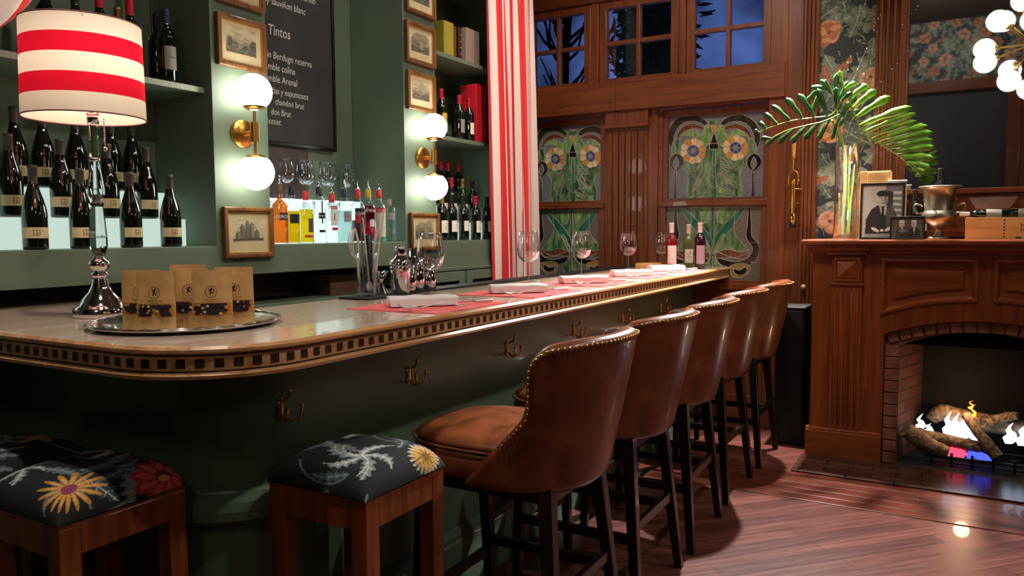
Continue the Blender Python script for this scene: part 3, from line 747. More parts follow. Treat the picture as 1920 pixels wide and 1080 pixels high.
# ------------------------------------------------------------------ chandelier (seen in the mirror)
t = thing('globe_chandelier', 'brass sputnik chandelier with cream globes, seen reflected in the mirror', 'chandelier', (4.0, -.45, 2.68))
MB().tube([(0, 0, .1), (0, 0, CEIL-2.68)], .012, 8).lathe([(0, 1.40), (.07, 1.40), (.07, 1.42), (0, 1.42)], 20).build('stem', 'polbrass', t)
MB().sphere((0, 0, 0), .055, 14).build('hub', 'polbrass', t)
dirs = [(.1, 1, -.35), (-.3, .9, .05), (.5, .75, .5), (-.5, .65, .75), (.1, .25, .95), (-.7, .35, -.35), (.3, .45, -.8), (-.3, .05, -.95), (.9, .1, .3), (.5, -.5, .8), (.4, -.8, .1), (-.6, -.6, .4), (.2, -.7, -.6), (-.7, -.3, -.6)]
for d in dirs:
    v = Vector(d).normalized(); L_ = .32
    a = MB().tube([v*.04, v*(L_-.05)], .007, 6); a.sphere(tuple(v*(L_-.08)), .022, 8)
    ao = a.build('arm', 'polbrass', t)
    MB().sphere(tuple(v*L_), .078, 16).build('globe', 'globe_big', ao)

# ceiling spot fittings and things overhead
first = None
for (x, y, aim, w, cone, bl, c) in SPOTS:
    if x == SPOTS[0][0] and y > .8:
        sw = thing('wall_spotlight', 'small brass spotlight on the post above the plant', 'spotlight', (x, y, 3.04))
        MB().lathe([(.04, -.055), (.045, 0), (.0, .004)], 20).build('housing', 'brass', sw); MB().tube([(0, 0, 0), (.02, 0, .02), (.04, 0, .02)], .01, 8).build('arm', 'brass', sw)
        continue
    if first is None:
        first = thing('ceiling_spotlight', '', 'spotlight', (x, y, CEIL), 0, 'ceiling spotlights')
        MB().lathe([(.04, -.055), (.045, 0), (.052, 0), (.052, -.06), (.04, -.062), (.04, -.055)], 20).build('housing', 'brass', first)
        MB().lathe([(0, -.02), (.038, -.02)], 16).build('lens', emitter('spot_lens', 'fff0e0', 3), first)
        sp = first
    else: sp = dup(first, (x, y, CEIL))
    sp['label'] = ('ceiling spotlight above the far post', 'ceiling spotlight right of the fireplace', 'ceiling spotlight above the middle of the floor', 'ceiling spotlight nearest the camera on the right', 'added fill spotlight before the last bar stools', 'added fill spotlight above the counter facing the windows', 'added fill spotlight in front of the chalkboard', 'added fill spotlight in front of the curtain', 'added fill spotlight above the table lamp', 'ceiling spotlight aimed at the plant', 'added fill spotlight aimed at the rear wallpaper')[SPOTS.index((x, y, aim, w, cone, bl, c))]
# unseen globe lamps added as soft fill for bar front and stools
pn = thing('fill_globe', 'added fill globe hanging unseen at the camera side of the room', 'pendant lamp', (.2, -1.7, 2.45), 0, 'added fill globes')
MB().sphere((0, 0, 0), .17, 24).build('globe', emitter('fill_globe_glow', 'ffe9d6', 6.5), pn)
MB().tube([(0, 0, .165), (0, 0, CEIL-2.46)], .008, 8).lathe([(0, .16), (.05, .165), (.045, .19), (0, .2)], 20).build('rod', 'polbrass', pn)
dup(pn, (3.3, -1.5, 2.2), 0, 'added fill globe hanging unseen at the right side of the room')
dup(pn, (-.45, .9, 2.45), 0, 'added fill globe hanging unseen to the left behind the camera')

# ------------------------------------------------------------------ the bar
def bar_path(front, left, r, x_end, y_end, n=12):
    p = [(x_end, front), (left+r, front)]
    x = x_end
    seg = [(x_end+(left+r-x_end)*k/10, front) for k in range(11)]
    arc = [(left+r-r*sin(a), front+r-r*cos(a)) for a in [pi/2*k/n for k in range(1, n+1)]]
    return seg+arc+[(left, front+r+(y_end-front-r)*k/5) for k in range(1, 6)]
def sweep(mb, path, prof, mi=0, mis=None, closed_prof=True):
    n = len(path); rings = []
    for i, (x, y) in enumerate(path):
        a = path[max(i-1, 0)]; c = path[min(i+1, n-1)]; d = Vector((c[0]-a[0], c[1]-a[1])).normalized()
        nx, ny = -d.y, d.x                       # travelling -X with the room at -Y: outward normal
        rings.append([Vector((x+nx*o, y+ny*o, z)) for o, z in prof])
    m = len(prof)
    for j in range(m if closed_prof else m-1):
        mi_ = mis[j] if mis else mi
        vs = [r[j] for r in rings]+[r[(j+1) % m] for r in rings]
        mb.add(vs, [(i, i+1, n+i+1, n+i) for i in range(n-1)], mi_, False)
    if closed_prof:
        mb.add(rings[0], [tuple(range(m))], mi); mb.add(rings[-1], [tuple(range(m-1, -1, -1))], mi)
# outward check: travelling -X, d=(-1,0) -> (-d.y, d.x) = (0,-1): toward the room. good
bar = thing('bar_counter', 'long green bar counter with pale wood top and chequered inlaid edge', 'bar counter', (0, 0, 0))
top_path = bar_path(1.365, 1.075, .29, 5.41, 3.04)
outline = top_path+[(1.70, 3.04), (1.70, 2.04), (5.41, 2.04)]
mb = MB().prism(outline, [], lambda a, b_, d: Vector((a, b_, d)), 1.078, 1.097)
mb.build('countertop', 'oak_top', bar, bevel=.003)
mb = MB()
sweep(mb, top_path, [(-.02, 1.0965), (.004, 1.0965), (.012, 1.090), (.012, 1.083), (.006, 1.0785), (.002, 1.0785), (.002, 1.0745), (.001, 1.0745), (.001, 1.041), (.002, 1.041), (.002, 1.037), (.006, 1.037), (.012, 1.031), (.009, 1.0225), (-.02, 1.0225)],
      0, [0, 0, 0, 0, 0, 1, 1, 2, 1, 1, 0, 0, 0, 0, 0])
# chequered inlay
pts = [Vector(p) for p in top_path]; dist = 0; nxt = .02; pitch = .0415
for i in range(len(pts)-1):
    a, b_ = pts[i], pts[i+1]; L_ = (b_-a).length; d = (b_-a)/L_; nrm = Vector((-d.y, d.x))
    while nxt < dist+L_:
        c = a+d*(nxt-dist); w = .0105
        q = [c-d*w+nrm*.0022, c+d*w+nrm*.0022]
        mb.add([(q[0].x, q[0].y, 1.0475), (q[1].x, q[1].y, 1.0475), (q[1].x, q[1].y, 1.068), (q[0].x, q[0].y, 1.068)], [(0, 1, 2, 3)], 1)
        nxt += pitch
    dist += L_
mb.build('inlaid_edge', ['oak_edge', 'inlay', 'oak_edge'], bar, fixn=False)
bp_ = bar_path(1.60, 1.33, .22, 5.41, 2.745)
bo = bp_+[(1.66, 2.745), (1.66, 1.98), (5.41, 1.98)]
MB().prism(bo, [], lambda a, b_, d: Vector((a, b_, d)), 0, 1.024).build('front_panel', 'green_bar', bar)
mb = MB()
cp = bar_path(1.60, 1.33, .22, 1.80, 2.745)
sweep(mb, cp, [(-.01, .665), (.012, .662), (.016, .655), (.03, .65), (.045, .638), (.05, .615), (.046, .59), (.03, .575), (-.01, .57)])
mb.build('belly_moulding', 'green_bar', bar)
mb = MB(); sweep(mb, bp_, [(-.01, .24), (.012, .238), (.02, .22), (.02, .20), (.03, .195), (.03, 0), (-.01, 0)]); mb.build('skirting', 'green_bar', bar)
mb = MB().box(1.72, 1.725, 1.5985, 1.6, .26, 1.02)
for i, x in enumerate((1.504, 2.079, 2.746, 3.392, 4.03, 4.68)):
    h = MB(); y = 1.60; z = .868
    h.lathe([(0, 0), (.012, 0), (.012, .004), (0, .004)], 10, T=Matrix.Translation((x, y, z+.012)) @ Matrix.Rotation(pi/2, 4, 'X'))
    h.lathe([(0, 0), (.012, 0), (.012, .004), (0, .004)], 10, T=Matrix.Translation((x, y, z-.02)) @ Matrix.Rotation(pi/2, 4, 'X'))
    h.tube([(x, y-.004, z+.03), (x, y-.004, z-.03)], .006, 8)
    for sg in (-1, 1):
        h.tube([(x, y-.004, z-.018), (x+sg*.006, y-.03, z-.032), (x+sg*.02, y-.05, z-.028), (x+sg*.026, y-.055, z-.008), (x+sg*.027, y-.055, z+.004)], .0042, 7)
        h.sphere((x+sg*.027, y-.055, z+.008), .0075, 8)
    h.tube([(x, y-.004, z+.02), (x, y-.03, z+.03), (x, y-.04, z+.05)], .004, 7); h.sphere((x, y-.04, z+.053), .007, 8)
    h.build('coat_hook', 'polbrass', bar)
# black bar mat under the tools
mb = MB().box(2.22, 5.30, 1.93, 2.035, 1.0972, 1.105).box(2.22, 2.48, 1.885, 1.93, 1.0972, 1.105)
tag(mb.build('bar_mat', 'rubber', bevel=.002), 'long black rubber bar mat along the back edge of the counter', 'bar mat')

# ------------------------------------------------------------------ back bar shelving
bb = thing('back_bar_shelving', 'green painted built-in shelving with alcoves and ledge behind the bar', 'shelving', (0, 0, 0))
A0, P1, P1b, P2, P2b, A3 = 1.0, 2.256, 2.560, 3.573, 3.88, 4.717
LZ = 1.295
MB().box(A0, 4.76, 2.75, 3.135, 1.163, LZ).build('ledge', 'green', bb, bevel=.003)
for x0, x1 in ((P1, P1b), (P2, P2b)):
    MB().box(x0, x1, 2.75, 3.155, LZ, CEIL).build('pier', 'green', bb, bevel=.002)
MB().box(A3, A3+.04, 2.75, 3.155, LZ, CEIL).build('side_panel', 'green', bb)
MB().box(A0-.04, A0, 2.75, 3.155, 0, CEIL).build('side_panel', 'green', bb)
MB().box(A0, A3, 3.135, 3.155, LZ, CEIL).build('back_panel', 'green', bb)
for (x0, x1, z0, z1) in ((A0, P1, 1.945, 1.968), (P2b, A3, 2.437, 2.462), (P2b, A3, 1.928, 1.952), (A0, P1, 2.62, 2.645), (P2b, A3, 2.95, 2.97)):
    s_ = MB().box(x0, x1, 2.80, 3.134, z0, z1).build('shelf', 'green', bb)
    MB().box(x0, x1, 2.797, 2.80, z0, z1).build('shelf_lip', noisy('ribbed_lip', '8f9a88', 'aab3a0', (160, 2, 2), .5), s_) if z0 in (1.945,) else None
mb = MB()
for x in (P1, P2, A3):
    mb.box(x-.003, x, 3.118, 3.126, LZ, CEIL)
mb.box(2.096, 2.10, 3.10, 3.135, LZ+.7, CEIL)
mb.build('shelf_rail', 'silver', bb)
# cabinet below: open slot on the left, doors on the right
MB().box(A0, 4.76, 2.75, 3.135, .98, 1.018).box(A0, 3.95, 3.12, 3.135, 1.018, 1.163).build('slot_shelf', 'green', bb)
MB().box(A0, 3.95, 3.10, 3.12, 1.035, 1.163).build('slot_lining', pmat('brown_lining', '40322a', .7), bb)
mb = MB().box(A0, 4.76, 2.76, 3.135, 0, .98).box(3.6, 4.76, 2.74, 3.12, 1.035, 1.163).box(3.6, 4.76, 2.728, 2.742, 1.108, 1.128)
mb.build('base_cabinet', 'green', bb, bevel=.002)
for x in (3.62, 4.18):
    MB().prism([(x, .1), (x+.53, .1), (x+.53, 1.10), (x, 1.10)], [[(x+.06, .16), (x+.47, .16), (x+.47, 1.04), (x+.06, 1.04)]], lambda a, c, d: Vector((a, d, c)), 2.722, 2.742).build('cabinet_door', 'green', bb, bevel=.003)
MB().box(2.72, 3.185, 3.118, 3.134, LZ, 1.80).build('brown_splash_panel', noisy('brown_board', '3a2e2b', '4a3a36', (20, 20, 6), .5), bb)
x = 2.98
tag(MB().box(3.05, 3.35, 2.85, 3.05, 1.0185, 1.12).box(3.04, 3.36, 2.84, 3.06, 1.105, 1.125).build('brown_box', noisy('brown_card', '4d3426', '5d4232', (20, 20, 20), .7)), 'flat brown box inside the dark slot under the bottle ledge', 'box')

# illuminated acrylic risers
M['riser_mid'] = emitter('lit_white_acrylic', 'e2f0ea', 1.05)
def riser(x0, x1, label, mt='riser'):
    t = thing('bottle_riser', label, 'display stand', ((x0+x1)/2, 3.0, LZ))
    w = (x1-x0)/2
    MB().box(-w, w, -.125, .115, .001, .115).build('lower_step', mt, t, bevel=.002)
    MB().box(-w, w, -.015, .115, .1155, .230).build('upper_step', mt, t, bevel=.002)
    return t
riser(1.02, 2.20, 'stepped glowing acrylic riser under the left group of wine bottles')
riser(2.60, 3.46, 'stepped glowing acrylic riser behind the spirit bottles', 'riser_mid')
riser(3.92, 4.69, 'stepped glowing acrylic riser beside the curtain')

# chalkboard
t = thing('chalkboard', 'black chalkboard with a handwritten wine list in the middle alcove', 'chalkboard', (3.0, 3.12, 2.2))
MB().box(-.34, .385, -.010, .012, -.37, 1.2).build('board', 'board', t)
MB().prism([(-.36, -.39), (.40, -.39), (.40, 1.22), (-.36, 1.22)], [[(-.34, -.37), (.385, -.37), (.385, 1.2), (-.34, 1.2)]], lambda a, c, d: Vector((a, d, c)), -.02, .012).build('frame', 'black_frame', t, bevel=.003)
lm = MB()
lines = [(-.07, .545, .052, 'uche La chapelle'), (-.115, .475, .052, 'ne chardonnay'), (-.115, .405, .052, 'de san Mauro albari\u00f1o'), (-.115, .33, .052, 'oy sauvi\u00f1on blanc'),
         (-.09, .175, .075, 'Tintos'), (-.115, .055, .052, 'tin Berdugo reserva'), (-.115, -.005, .052, 'amble colina'), (-.115, -.065, .052, 'amble Arenal'),
         (-.09, -.125, .048, 'a\u00f1as y espumosos'), (-.055, -.18, .048, 'chandon brut'), (-.085, -.235, .048, 'don Brut'), (-.115, -.285, .048, 'ixenet')]
for x, z, s_, tx in lines:
    lm = MB(); put_text(lm, tx, s_, lambda a, c, x=x, z=z: (x+a, -.0125-.0, z+c), shear=.12, xs=.80)
    lm.build('chalk_line', 'chalk', t, fixn=False)

# ------------------------------------------------------------------ framed engravings
def engraving(seed, kind, w, h):
    c = Canvas(90, int(90*h/w), 'b8a883'); r_ = random.Random(seed); H = c.h
    base = '9b8d6c'
    c.poly([(0, 0), (90, 0), (90, H*.5), (0, H*.5)], 'b5a684')
    for k in range(14):
        c.ell(r_.uniform(0, 90), r_.uniform(2, H*.45), r_.uniform(8, 22), r_.uniform(2, 6), r_.choice(['a29474', 'c2b48f', '938665']), op=.6)
    if kind == 'rocks':
        for x, y, a in ((28, .25, 10), (42, .12, 8), (55, .2, 11), (70, .45, 9), (15, .5, 9)):
            c.poly([(x-a, H*.85), (x-a*.8, H*(y+.15)), (x-a*.2, H*y), (x+a*.5, H*(y+.08)), (x+a, H*.85)], r_.choice(['7f7761', '6b6553']))
            c.poly([(x-a, H*.85), (x-a*.8, H*(y+.15)), (x-a*.2, H*y), (x-a*.1, H*.85)], '5a5546')
        c.poly([(0, H*.82), (90, H*.80), (90, H*.9), (0, H*.92)], '4f4a3c')
    else:
        for m in range(3):
            y0 = H*(.38+.17*m); pts = [(0, H)]
            for k in range(0, 91, 6): pts.append((k, y0+H*.18*noise.noise(Vector((k*.06+seed, m*3, 1)))-(H*.28*math.exp(-((k-50)/14)**2) if (m == 0 and kind == 'peak') else 0)))
            c.poly(pts+[(90, H)], ['958a6e', '7a715a', '5c5545'][m])
        for k in range(26):
            x = r_.uniform(0, 90); y = r_.uniform(H*.6, H*.95); c.ell(x, y, r_.uniform(2, 7), r_.uniform(1, 4), r_.choice(['4a4436', '6b6450', '857b60', '3c372c']), op=.7)
        if kind == 'storm':
            c.ell(30, H*.4, 26, H*.3, '57503f', op=.6); c.ell(66, H*.3, 20, H*.25, '635c48', op=.6); c.poly([(40, H*.8), (50, H*.2), (62, H*.8)], 'a39a7c', op=.5)
        if kind == 'trees':
            for x in (12, 78, 84): c.ell(x, H*.6, 8, H*.2, '4c4738', op=.85)
    c.mottle(.12, 2)
    return c
def picture(x, z, w, h, kind, seed, label, inner=.62):
    t = thing('picture_frame', label, 'picture', (x, 2.75, z), 0)
    W2, H2, f_ = w/2, h/2, .020
    MB().prism([(-W2, -H2), (W2, -H2), (W2, H2), (-W2, H2)], [[(-W2+f_, -H2+f_), (W2-f_, -H2+f_), (W2-f_, H2-f_), (-W2+f_, H2-f_)]], lambda a, c, d: Vector((a, d, c)), -.026, -.001).build('frame', 'frame_wood', t, bevel=.005)
    g = f_+.005
    MB().prism([(-W2+f_-.002, -H2+f_-.002), (W2-f_+.002, -H2+f_-.002), (W2-f_+.002, H2-f_+.002), (-W2+f_-.002, H2-f_+.002)], [[(-W2+g, -H2+g), (W2-g, -H2+g), (W2-g, H2-g), (-W2+g, H2-g)]], lambda a, c, d: Vector((a, d, c)), -.018, -.006).build('gilt_fillet', 'frame_gold', t)
    MB().box(-W2+f_, W2-f_, -.010, -.004, -H2+f_, H2-f_).build('mount', noisy('cream_mount', 'b9a67c', 'c6b48c', (9, 9, 9), .8, bump=0), t)
    iw, ih = (w-2*f_)*.72, (h-2*f_)*inner; oz = .012
    engraving(seed, kind, iw, ih).build('engraving', lambda u, v: (-iw/2+iw*u, -.0105+0*u, oz+ih/2-ih*v), 'paint', t)
picture(2.412, 2.175, .268, .222, 'trees', 3, 'framed landscape engraving above the left wall sconce, on the left pier')
picture(2.415, 2.445, .262, .222, 'peak', 9, 'framed engraving cut by the top edge of the photo on the left pier')
picture(2.420, 1.352, .278, .226, 'rocks', 5, 'framed engraving of tall rocks below the left wall sconce')
picture(3.725, 2.437, .284, .232, 'storm', 6, 'framed dark stormy engraving second from the top on the right pier')
picture(3.726, 2.164, .272, .222, 'peak', 7, 'framed mountain peak engraving just above the right wall sconce')
picture(3.732, 2.72, .284, .232, 'trees', 12, 'topmost framed engraving on the right pier, cut by the photo edge')
picture(3.742, 1.352, .285, .222, 'storm', 15, 'framed yellowed engraving below the right wall sconce behind the large wine glass')

# ------------------------------------------------------------------ wall sconces
def sconce(x, label):
    t = thing('wall_sconce', label, 'wall lamp', (x, 2.75, 1.785), 0, 'brass globe wall sconces')
    R_ = Matrix.Rotation(pi/2, 4, 'X')
    MB().lathe([(0, -.0), (.060, 0), (.062, .004), (.062, .018), (.058, .022), (0, .022)], 32, T=R_).build('wall_plate', 'brass', t)
    MB().tube([(0, -.02, .004), (-.01, -.095, .004)], .005, 8).tube([(0, -.02, -.004), (-.01, -.095, -.004)], .005, 8).build('arm', 'brass', t)
    MB().tube([(-.012, -.10, -.042), (-.012, -.10, .042)], .019, 20).build('knuckle', 'brass', t)
    MB().tube([(-.012, -.10, -.105), (-.012, -.10, .105)], .0065, 10).build('rod', 'brass', t)
    for s_ in (1, -1):
        MB().lathe([(0, -s_*.0), (.03, s_*.002), (.048, s_*.014), (.050, s_*.022), (.0, s_*.022)], 24, c=(-.012, -.10, s_*.095)).build('cup', 'brass', t)
        MB().sphere((-.012, -.10, s_*.172), .078, 28).build('globe', 'globe', t)
    return t
sconce(2.404, 'brass wall sconce with two glowing globes on the left pier by the chalkboard')
sconce(3.735, 'brass wall sconce with two glowing globes on the right pier near the curtain')

# ------------------------------------------------------------------ striped curtains
def curtain(name, label, x0, x1, ztop, zbot, y, nst, folds, amp, taper=.04):
    NU = nst*2*6
    def fn(u, v):
        z = ztop+(zbot-ztop)*v; ph = 2*pi*folds*u
        xx = x0+(x1-x0)*u + taper*v + .014*sin(2*ph+1+v*2)
        yy = y+amp*sin(ph+.8*sin(v*3))*(.75+.25*v)+.3*amp*sin(2.3*ph+v*1.7)
        return (xx, yy, z)
    o = MB().grid(fn, NU, 40, mfn=lambda i, j: (i//6) % 2).build(name, ['red_cloth', 'white_cloth'], solid=.003, fixn=False)
    tag(o, label, 'curtain')
cz0 = 3.95
curtain('striped_curtain', 'floor length red and white striped curtain between shelves and stained glass', 4.36, 4.90, cz0, .02, 2.66, 11, 4.5, .045, .13)
# gathered swag of the same cloth at the far left
def swag(u, v):
    z = 3.2-1.32*v; edge = 1.58-.22*v**9-.06*v
    return (.95+(edge-.95)*u, 2.62+.035*sin(u*17+v*2), z+.03*sin(u*6)+.09*u*v-.05*v*(1-u))
tag(MB().grid(swag, 60, 30, mfn=lambda i, j: (i//6) % 2).build('striped_curtain', ['white_cloth', 'red_cloth'], solid=.003, fixn=False), 'gathered red and white striped curtain at the far left behind the lampshade', 'curtain')

# ------------------------------------------------------------------ fireplace surround
fp = thing('fireplace', 'mahogany fireplace surround with arched brick firebox', 'fireplace', (4.85, -.15, 0))
FX = lambda a, c, d: Vector((d, a, c))
HW = .875                                      # half width
def arch(hw, z0, zs, rise, n=18, sx=1):
    """opening polygon: legs up to zs, segmental arch of given rise"""
    R_ = (hw*hw+rise*rise)/(2*rise); a = math.asin(hw/R_)
    return [(-hw, z0)]+[(R_*sin(-a+2*a*k/n), zs+rise-R_+R_*cos(-a+2*a*k/n)) for k in range(n+1)]+[(hw, z0)]
op = arch(.485, -.001, .755, .095)
face_outer = [(-HW, 0), (-.485, 0)]+op[1:-1]+[(.485, 0), (HW, 0), (HW, 1.21), (-HW, 1.21)]
def panel_hole(sg, e=0):
    y0, y1 = .045+e, .50-e
    zb = lambda y: .875+.092*(1-(y/.50)**2)+e
    p = [(sg*y1, 1.178-e), (sg*y0, 1.178-e)]+[(sg*(y0+(y1-y0)*k/8), zb(y0+(y1-y0)*k/8)) for k in range(9)]
    return p if sg > 0 else p[::-1]
MB().prism(face_outer, [panel_hole(1), panel_hole(-1)], FX, 0, .03).box(.02, .56, -HW, -HW+.02, 0, 1.21).box(.02, .56, HW-.02, HW, 0, 1.21).build('front_board', 'fwood_z', fp, bevel=.002)
for sg in (1, -1):
    ph = MB(); a, b_ = panel_hole(sg, .0), panel_hole(sg, .022); c_ = panel_hole(sg, .05)
    n = len(a)
    ph.add([FX(*p, -.008) for p in panel_hole(sg, -.008)]+[FX(*p, -.010) for p in panel_hole(sg, .006)]+[FX(*p, .014) for p in b_]+[FX(*p, .016) for p in c_],
           [(k*n+i, k*n+(i+1) % n, (k+1)*n+(i+1) % n, (k+1)*n+i) for k in range(3) for i in range(n)])
    d_ = panel_hole(sg, .062)
    ph.add([FX(*p, .016) for p in c_]+[FX(*p, .006) for p in d_], [(i, (i+1) % n, n+(i+1) % n, n+i) for i in range(n)])
    tr = tessellate_polygon([[Vector((p[0], p[1], 0)) for p in d_]]); ph.add([FX(*p, .006) for p in d_], list(tr))
    ph.build('raised_panel', 'fwood_y', fp)
# mantel shelf with cornice
mb = MB().box(-.075, .565, -HW-.06, HW+.06, 1.262, 1.292).build('mantel_shelf', 'fwood_y', fp, bevel=.008)
mb = MB()
prof = [(0, 1.21), (-.012, 1.212), (-.014, 1.222), (-.03, 1.235), (-.036, 1.248), (-.055, 1.256), (-.055, 1.263), (0, 1.263)]
mb.loft([[Vector((o, -HW-.03, z)) for o, z in prof], [Vector((o, HW+.03, z)) for o, z in prof]], 0, False)
mb.box(0, .56, HW, HW+.03, 1.215, 1.262).box(0, .56, -HW-.03, -HW, 1.215, 1.262)
mb.build('cornice', 'fwood_y', fp, bevel=.003)
for sg in (1, -1):
    c0, c1 = sg*.605, sg*.77; y0, y1 = min(c0, c1), max(c0, c1); yc = (y0+y1)/2
    p = MB().box(-.022, 0, y0, y1, .165, 1.03)
    for k in range(5):
        yy = y0+.024+(y1-y0-.048)*k/4
        p.tube([(-.022, yy, .22), (-.022, yy, .99)], .0085, 8)
    p.box(-.03, 0, y0-.008, y1+.008, 1.028, 1.042).box(-.022, 0, y0, y1, 1.04, 1.20)
    p.box(-.045, 0, y0-.02, y1+.02, 1.205, 1.232).box(-.058, 0, y0-.035, y1+.035, 1.232, 1.264)
    pl = p.build('pilaster', 'fwood_z', fp, bevel=.002)
    q = .055; z0 = 1.12
    MB().add([(-.022, yc-q, z0-q), (-.022, yc+q, z0-q), (-.022, yc+q, z0+q), (-.022, yc-q, z0+q), (-.040, yc, z0)], [(0, 1, 4), (1, 2, 4), (2, 3, 4), (3, 0, 4)]).prism([(yc-q-.014, z0-q-.014), (yc+q+.014, z0-q-.014), (yc+q+.014, z0+q+.014), (yc-q-.014, z0+q+.014)], [[(yc-q-.004, z0-q-.004), (yc+q+.004, z0-q-.004), (yc+q+.004, z0+q+.004), (yc-q-.004, z0+q+.004)]], FX, -.032, -.02).build('diamond_block', 'fwood_y', pl)
    e0, e1 = sg*.485, sg*(HW+.02)
    MB().box(-.035, .03, min(e0, e1), max(e0, e1), 0, .165).box(-.028, .03, min(e0, e1), max(e0, e1), .165, .178).build('plinth', 'fwood_y', fp, bevel=.004)
# brick surround and firebox
opi = arch(.405, 0, .69, .095)
ring = [(-.485, 0), (-.485, .755)]+[p for p in arch(.485, 0, .755, .095)[2:-2]]+[(.485, .755), (.485, 0), (.405, 0)]+opi[1:-1][::-1]+[(-.405, 0)]
MB().prism(ring, [], FX, .03, .12).build('brick_surround', brick_mat('surround_brick', '4f2c22', '6a4032', '2a1b16', .068, .21, .005, (0, 0, 0)) if 0 else noisy('surround_brick', '3d211a', '6e4033', (14, 9, 14), .8, bump=.3), fp)
mb = MB()          # voussoir joints and individual arch bricks
R_ = (.485**2+.095**2)/(2*.095); amax = math.asin(.485/R_)
for k in range(15):
    a0 = -amax+2*amax*k/15+.004; a1 = -amax+2*amax*(k+1)/15-.004
    zc = .755+.095-R_; r0, r1 = R_-.062, R_-.004
    pts = [(r0*sin(a0), zc+r0*cos(a0)), (r0*sin(a1), zc+r0*cos(a1)), (r1*sin(a1), zc+r1*cos(a1)), (r1*sin(a0), zc+r1*cos(a0))]
    mb.prism(pts, [], FX, .022, .05)
for sg in (1, -1):
    for k in range(10):
        mb.box(.022, .05, min(sg*.41, sg*.48), max(sg*.41, sg*.48), .005+.069*k, .068+.069*k)
mb.build('arch_bricks', noisy('arch_brick', '5b3125', '84503e', (9, 9, 9), .75, bump=.2), fp, bevel=.003)
sideb = brick_mat('firebox_side_brick2', '4e2a1e', '643c2c', '35281f', .2, .068, .006, (radians(90), 0, 0))
MB().add([(.12, .405, 0), (.12, .405, .70), (.45, .30, .70), (.45, .30, 0)], [(0, 1, 2, 3)]).build('firebox_side', sideb, fp, fixn=False)
mb = MB(); mb.add([(.12, -.405, 0), (.12, -.405, .70), (.45, -.30, .70), (.45, -.30, 0)], [(0, 1, 2, 3)])
mb.build('firebox_side', sideb, fp, fixn=False)
MB().add([(.45, .30, 0), (.45, -.30, 0), (.45, -.30, .95), (.45, .30, .95)], [(0, 1, 2, 3)]).add([(.12, .41, .69), (.12, -.41, .69), (.45, -.30, .9), (.45, .30, .9)], [(0, 1, 2, 3)]).build('firebox_back', 'soot', fp, fixn=False)
MB().box(-.036, .45, -.40, .40, .0005, .012).build('firebox_floor', 'soot', fp)
tag(MB().box(4.45, 4.812, -1.12, .76, .001, .014).build('hearth', 'hearth', bevel=.002), 'glossy dark brick hearth in front of the fireplace', 'hearth')

# gas fire: grate, logs and flames
gt = thing('fire_grate', 'black iron fire grate inside the fireplace', 'grate', (5.02, -.15, .014))
mb = MB().tube([(-.08, -.30, .05), (-.08, .26, .05)], .008, 6).tube([(-.08, -.30, .02), (-.08, .26, .02)], .006, 6).tube([(.14, -.26, .05), (.14, .24, .05)], .007, 6)
for k in range(6): mb.tube([(-.08, -.27+.1*k, 0), (-.08, -.27+.1*k, .075)], .008, 6).tube([(-.08, -.27+.1*k, .05), (.14, -.25+.095*k, .05)], .006, 6)
mb.tube([(.14, -.26, 0), (.14, -.26, .05)], .006, 6).tube([(.14, .24, 0), (.14, .24, .05)], .006, 6)
mb.build('bars', 'iron', gt)
def log(label, pts, rs_, seed):
    n = 22; P_ = [Vector(p) for p in pts]; mbl = MB(); path = smooth([tuple(p) for p in P_], 5); rr_ = []
    for i in range(len(path)):
        t_ = i/(len(path)-1); k = t_*(len(rs_)-1); a = int(min(k, len(rs_)-2)); rr_.append(rs_[a]+(rs_[a+1]-rs_[a])*(k-a))
    mbl.tube(path, rr_, 16)
    mbl.v = [tuple(Vector(v)*(1)+Vector((noise.noise(Vector(v)*38+Vector((seed, 0, 0))), noise.noise(Vector(v)*38+Vector((0, seed, 0))), noise.noise(Vector(v)*38)))*.007) for v in mbl.v]
    o = mbl.build('fire_log', 'bark'); tag(o, label, 'log', 'gas fire logs'); return o
log('knotty ceramic log at the left front of the fire', [(4.93, .215, .20), (4.95, .15, .15), (4.955, .06, .105), (4.96, -.0, .09)], [.045, .05, .042, .035], 1)
log('horizontal log lying low across the middle of the fire', [(5.0, .17, .17), (5.0, 0, .145), (5.0, -.22, .12)], [.032, .034, .034], 2)
log('log leaning diagonally over the right of the flames', [(5.02, -.08, .30), (4.97, -.16, .2), (4.94, -.235, .10)], [.024, .03, .034], 3)
log('pale back log along the rear of the fire', [(5.14, .09, .22), (5.16, .04, .27), (5.17, -.10, .24), (5.16, -.45, .22)], [.03, .05, .055, .05], 4)
log('short forked log sticking up behind on the right', [(5.12, -.20, .24), (5.1, -.27, .29), (5.08, -.33, .31)], [.03, .026, .018], 5)
def flame(label, mat, blobs):
    for i, (y, x, z, w, h) in enumerate(blobs):
        mbf = MB()
        path = [(x+.01*sin(k*1.3+y*40), y+.012*sin(k*1.7+x*20), z+h*k/6) for k in range(7)]
        mbf.tube(path, [w*.55, w, w*.95, w*.7, w*.42, w*.2, w*.03], 10)
        tag(mbf.build('flame', mat), label + ('' if len(blobs) == 1 else ', %s from the left' % ['first', 'second', 'third', 'fourth', 'fifth', 'sixth', 'seventh', 'eighth'][i]), 'flame', 'gas flames')
flame('pale blue and white flames behind the front log', 'flame_w', [(.145, 5.07, .17, .022, .10), (.10, 5.07, .16, .018, .06), (.0, 5.07, .16, .03, .14), (-.04, 5.06, .15, .032, .15), (-.085, 5.07, .16, .035, .13), (-.13, 5.08, .15, .03, .09), (-.30, 5.06, .15, .03, .12), (-.36, 5.06, .15, .03, .12)])
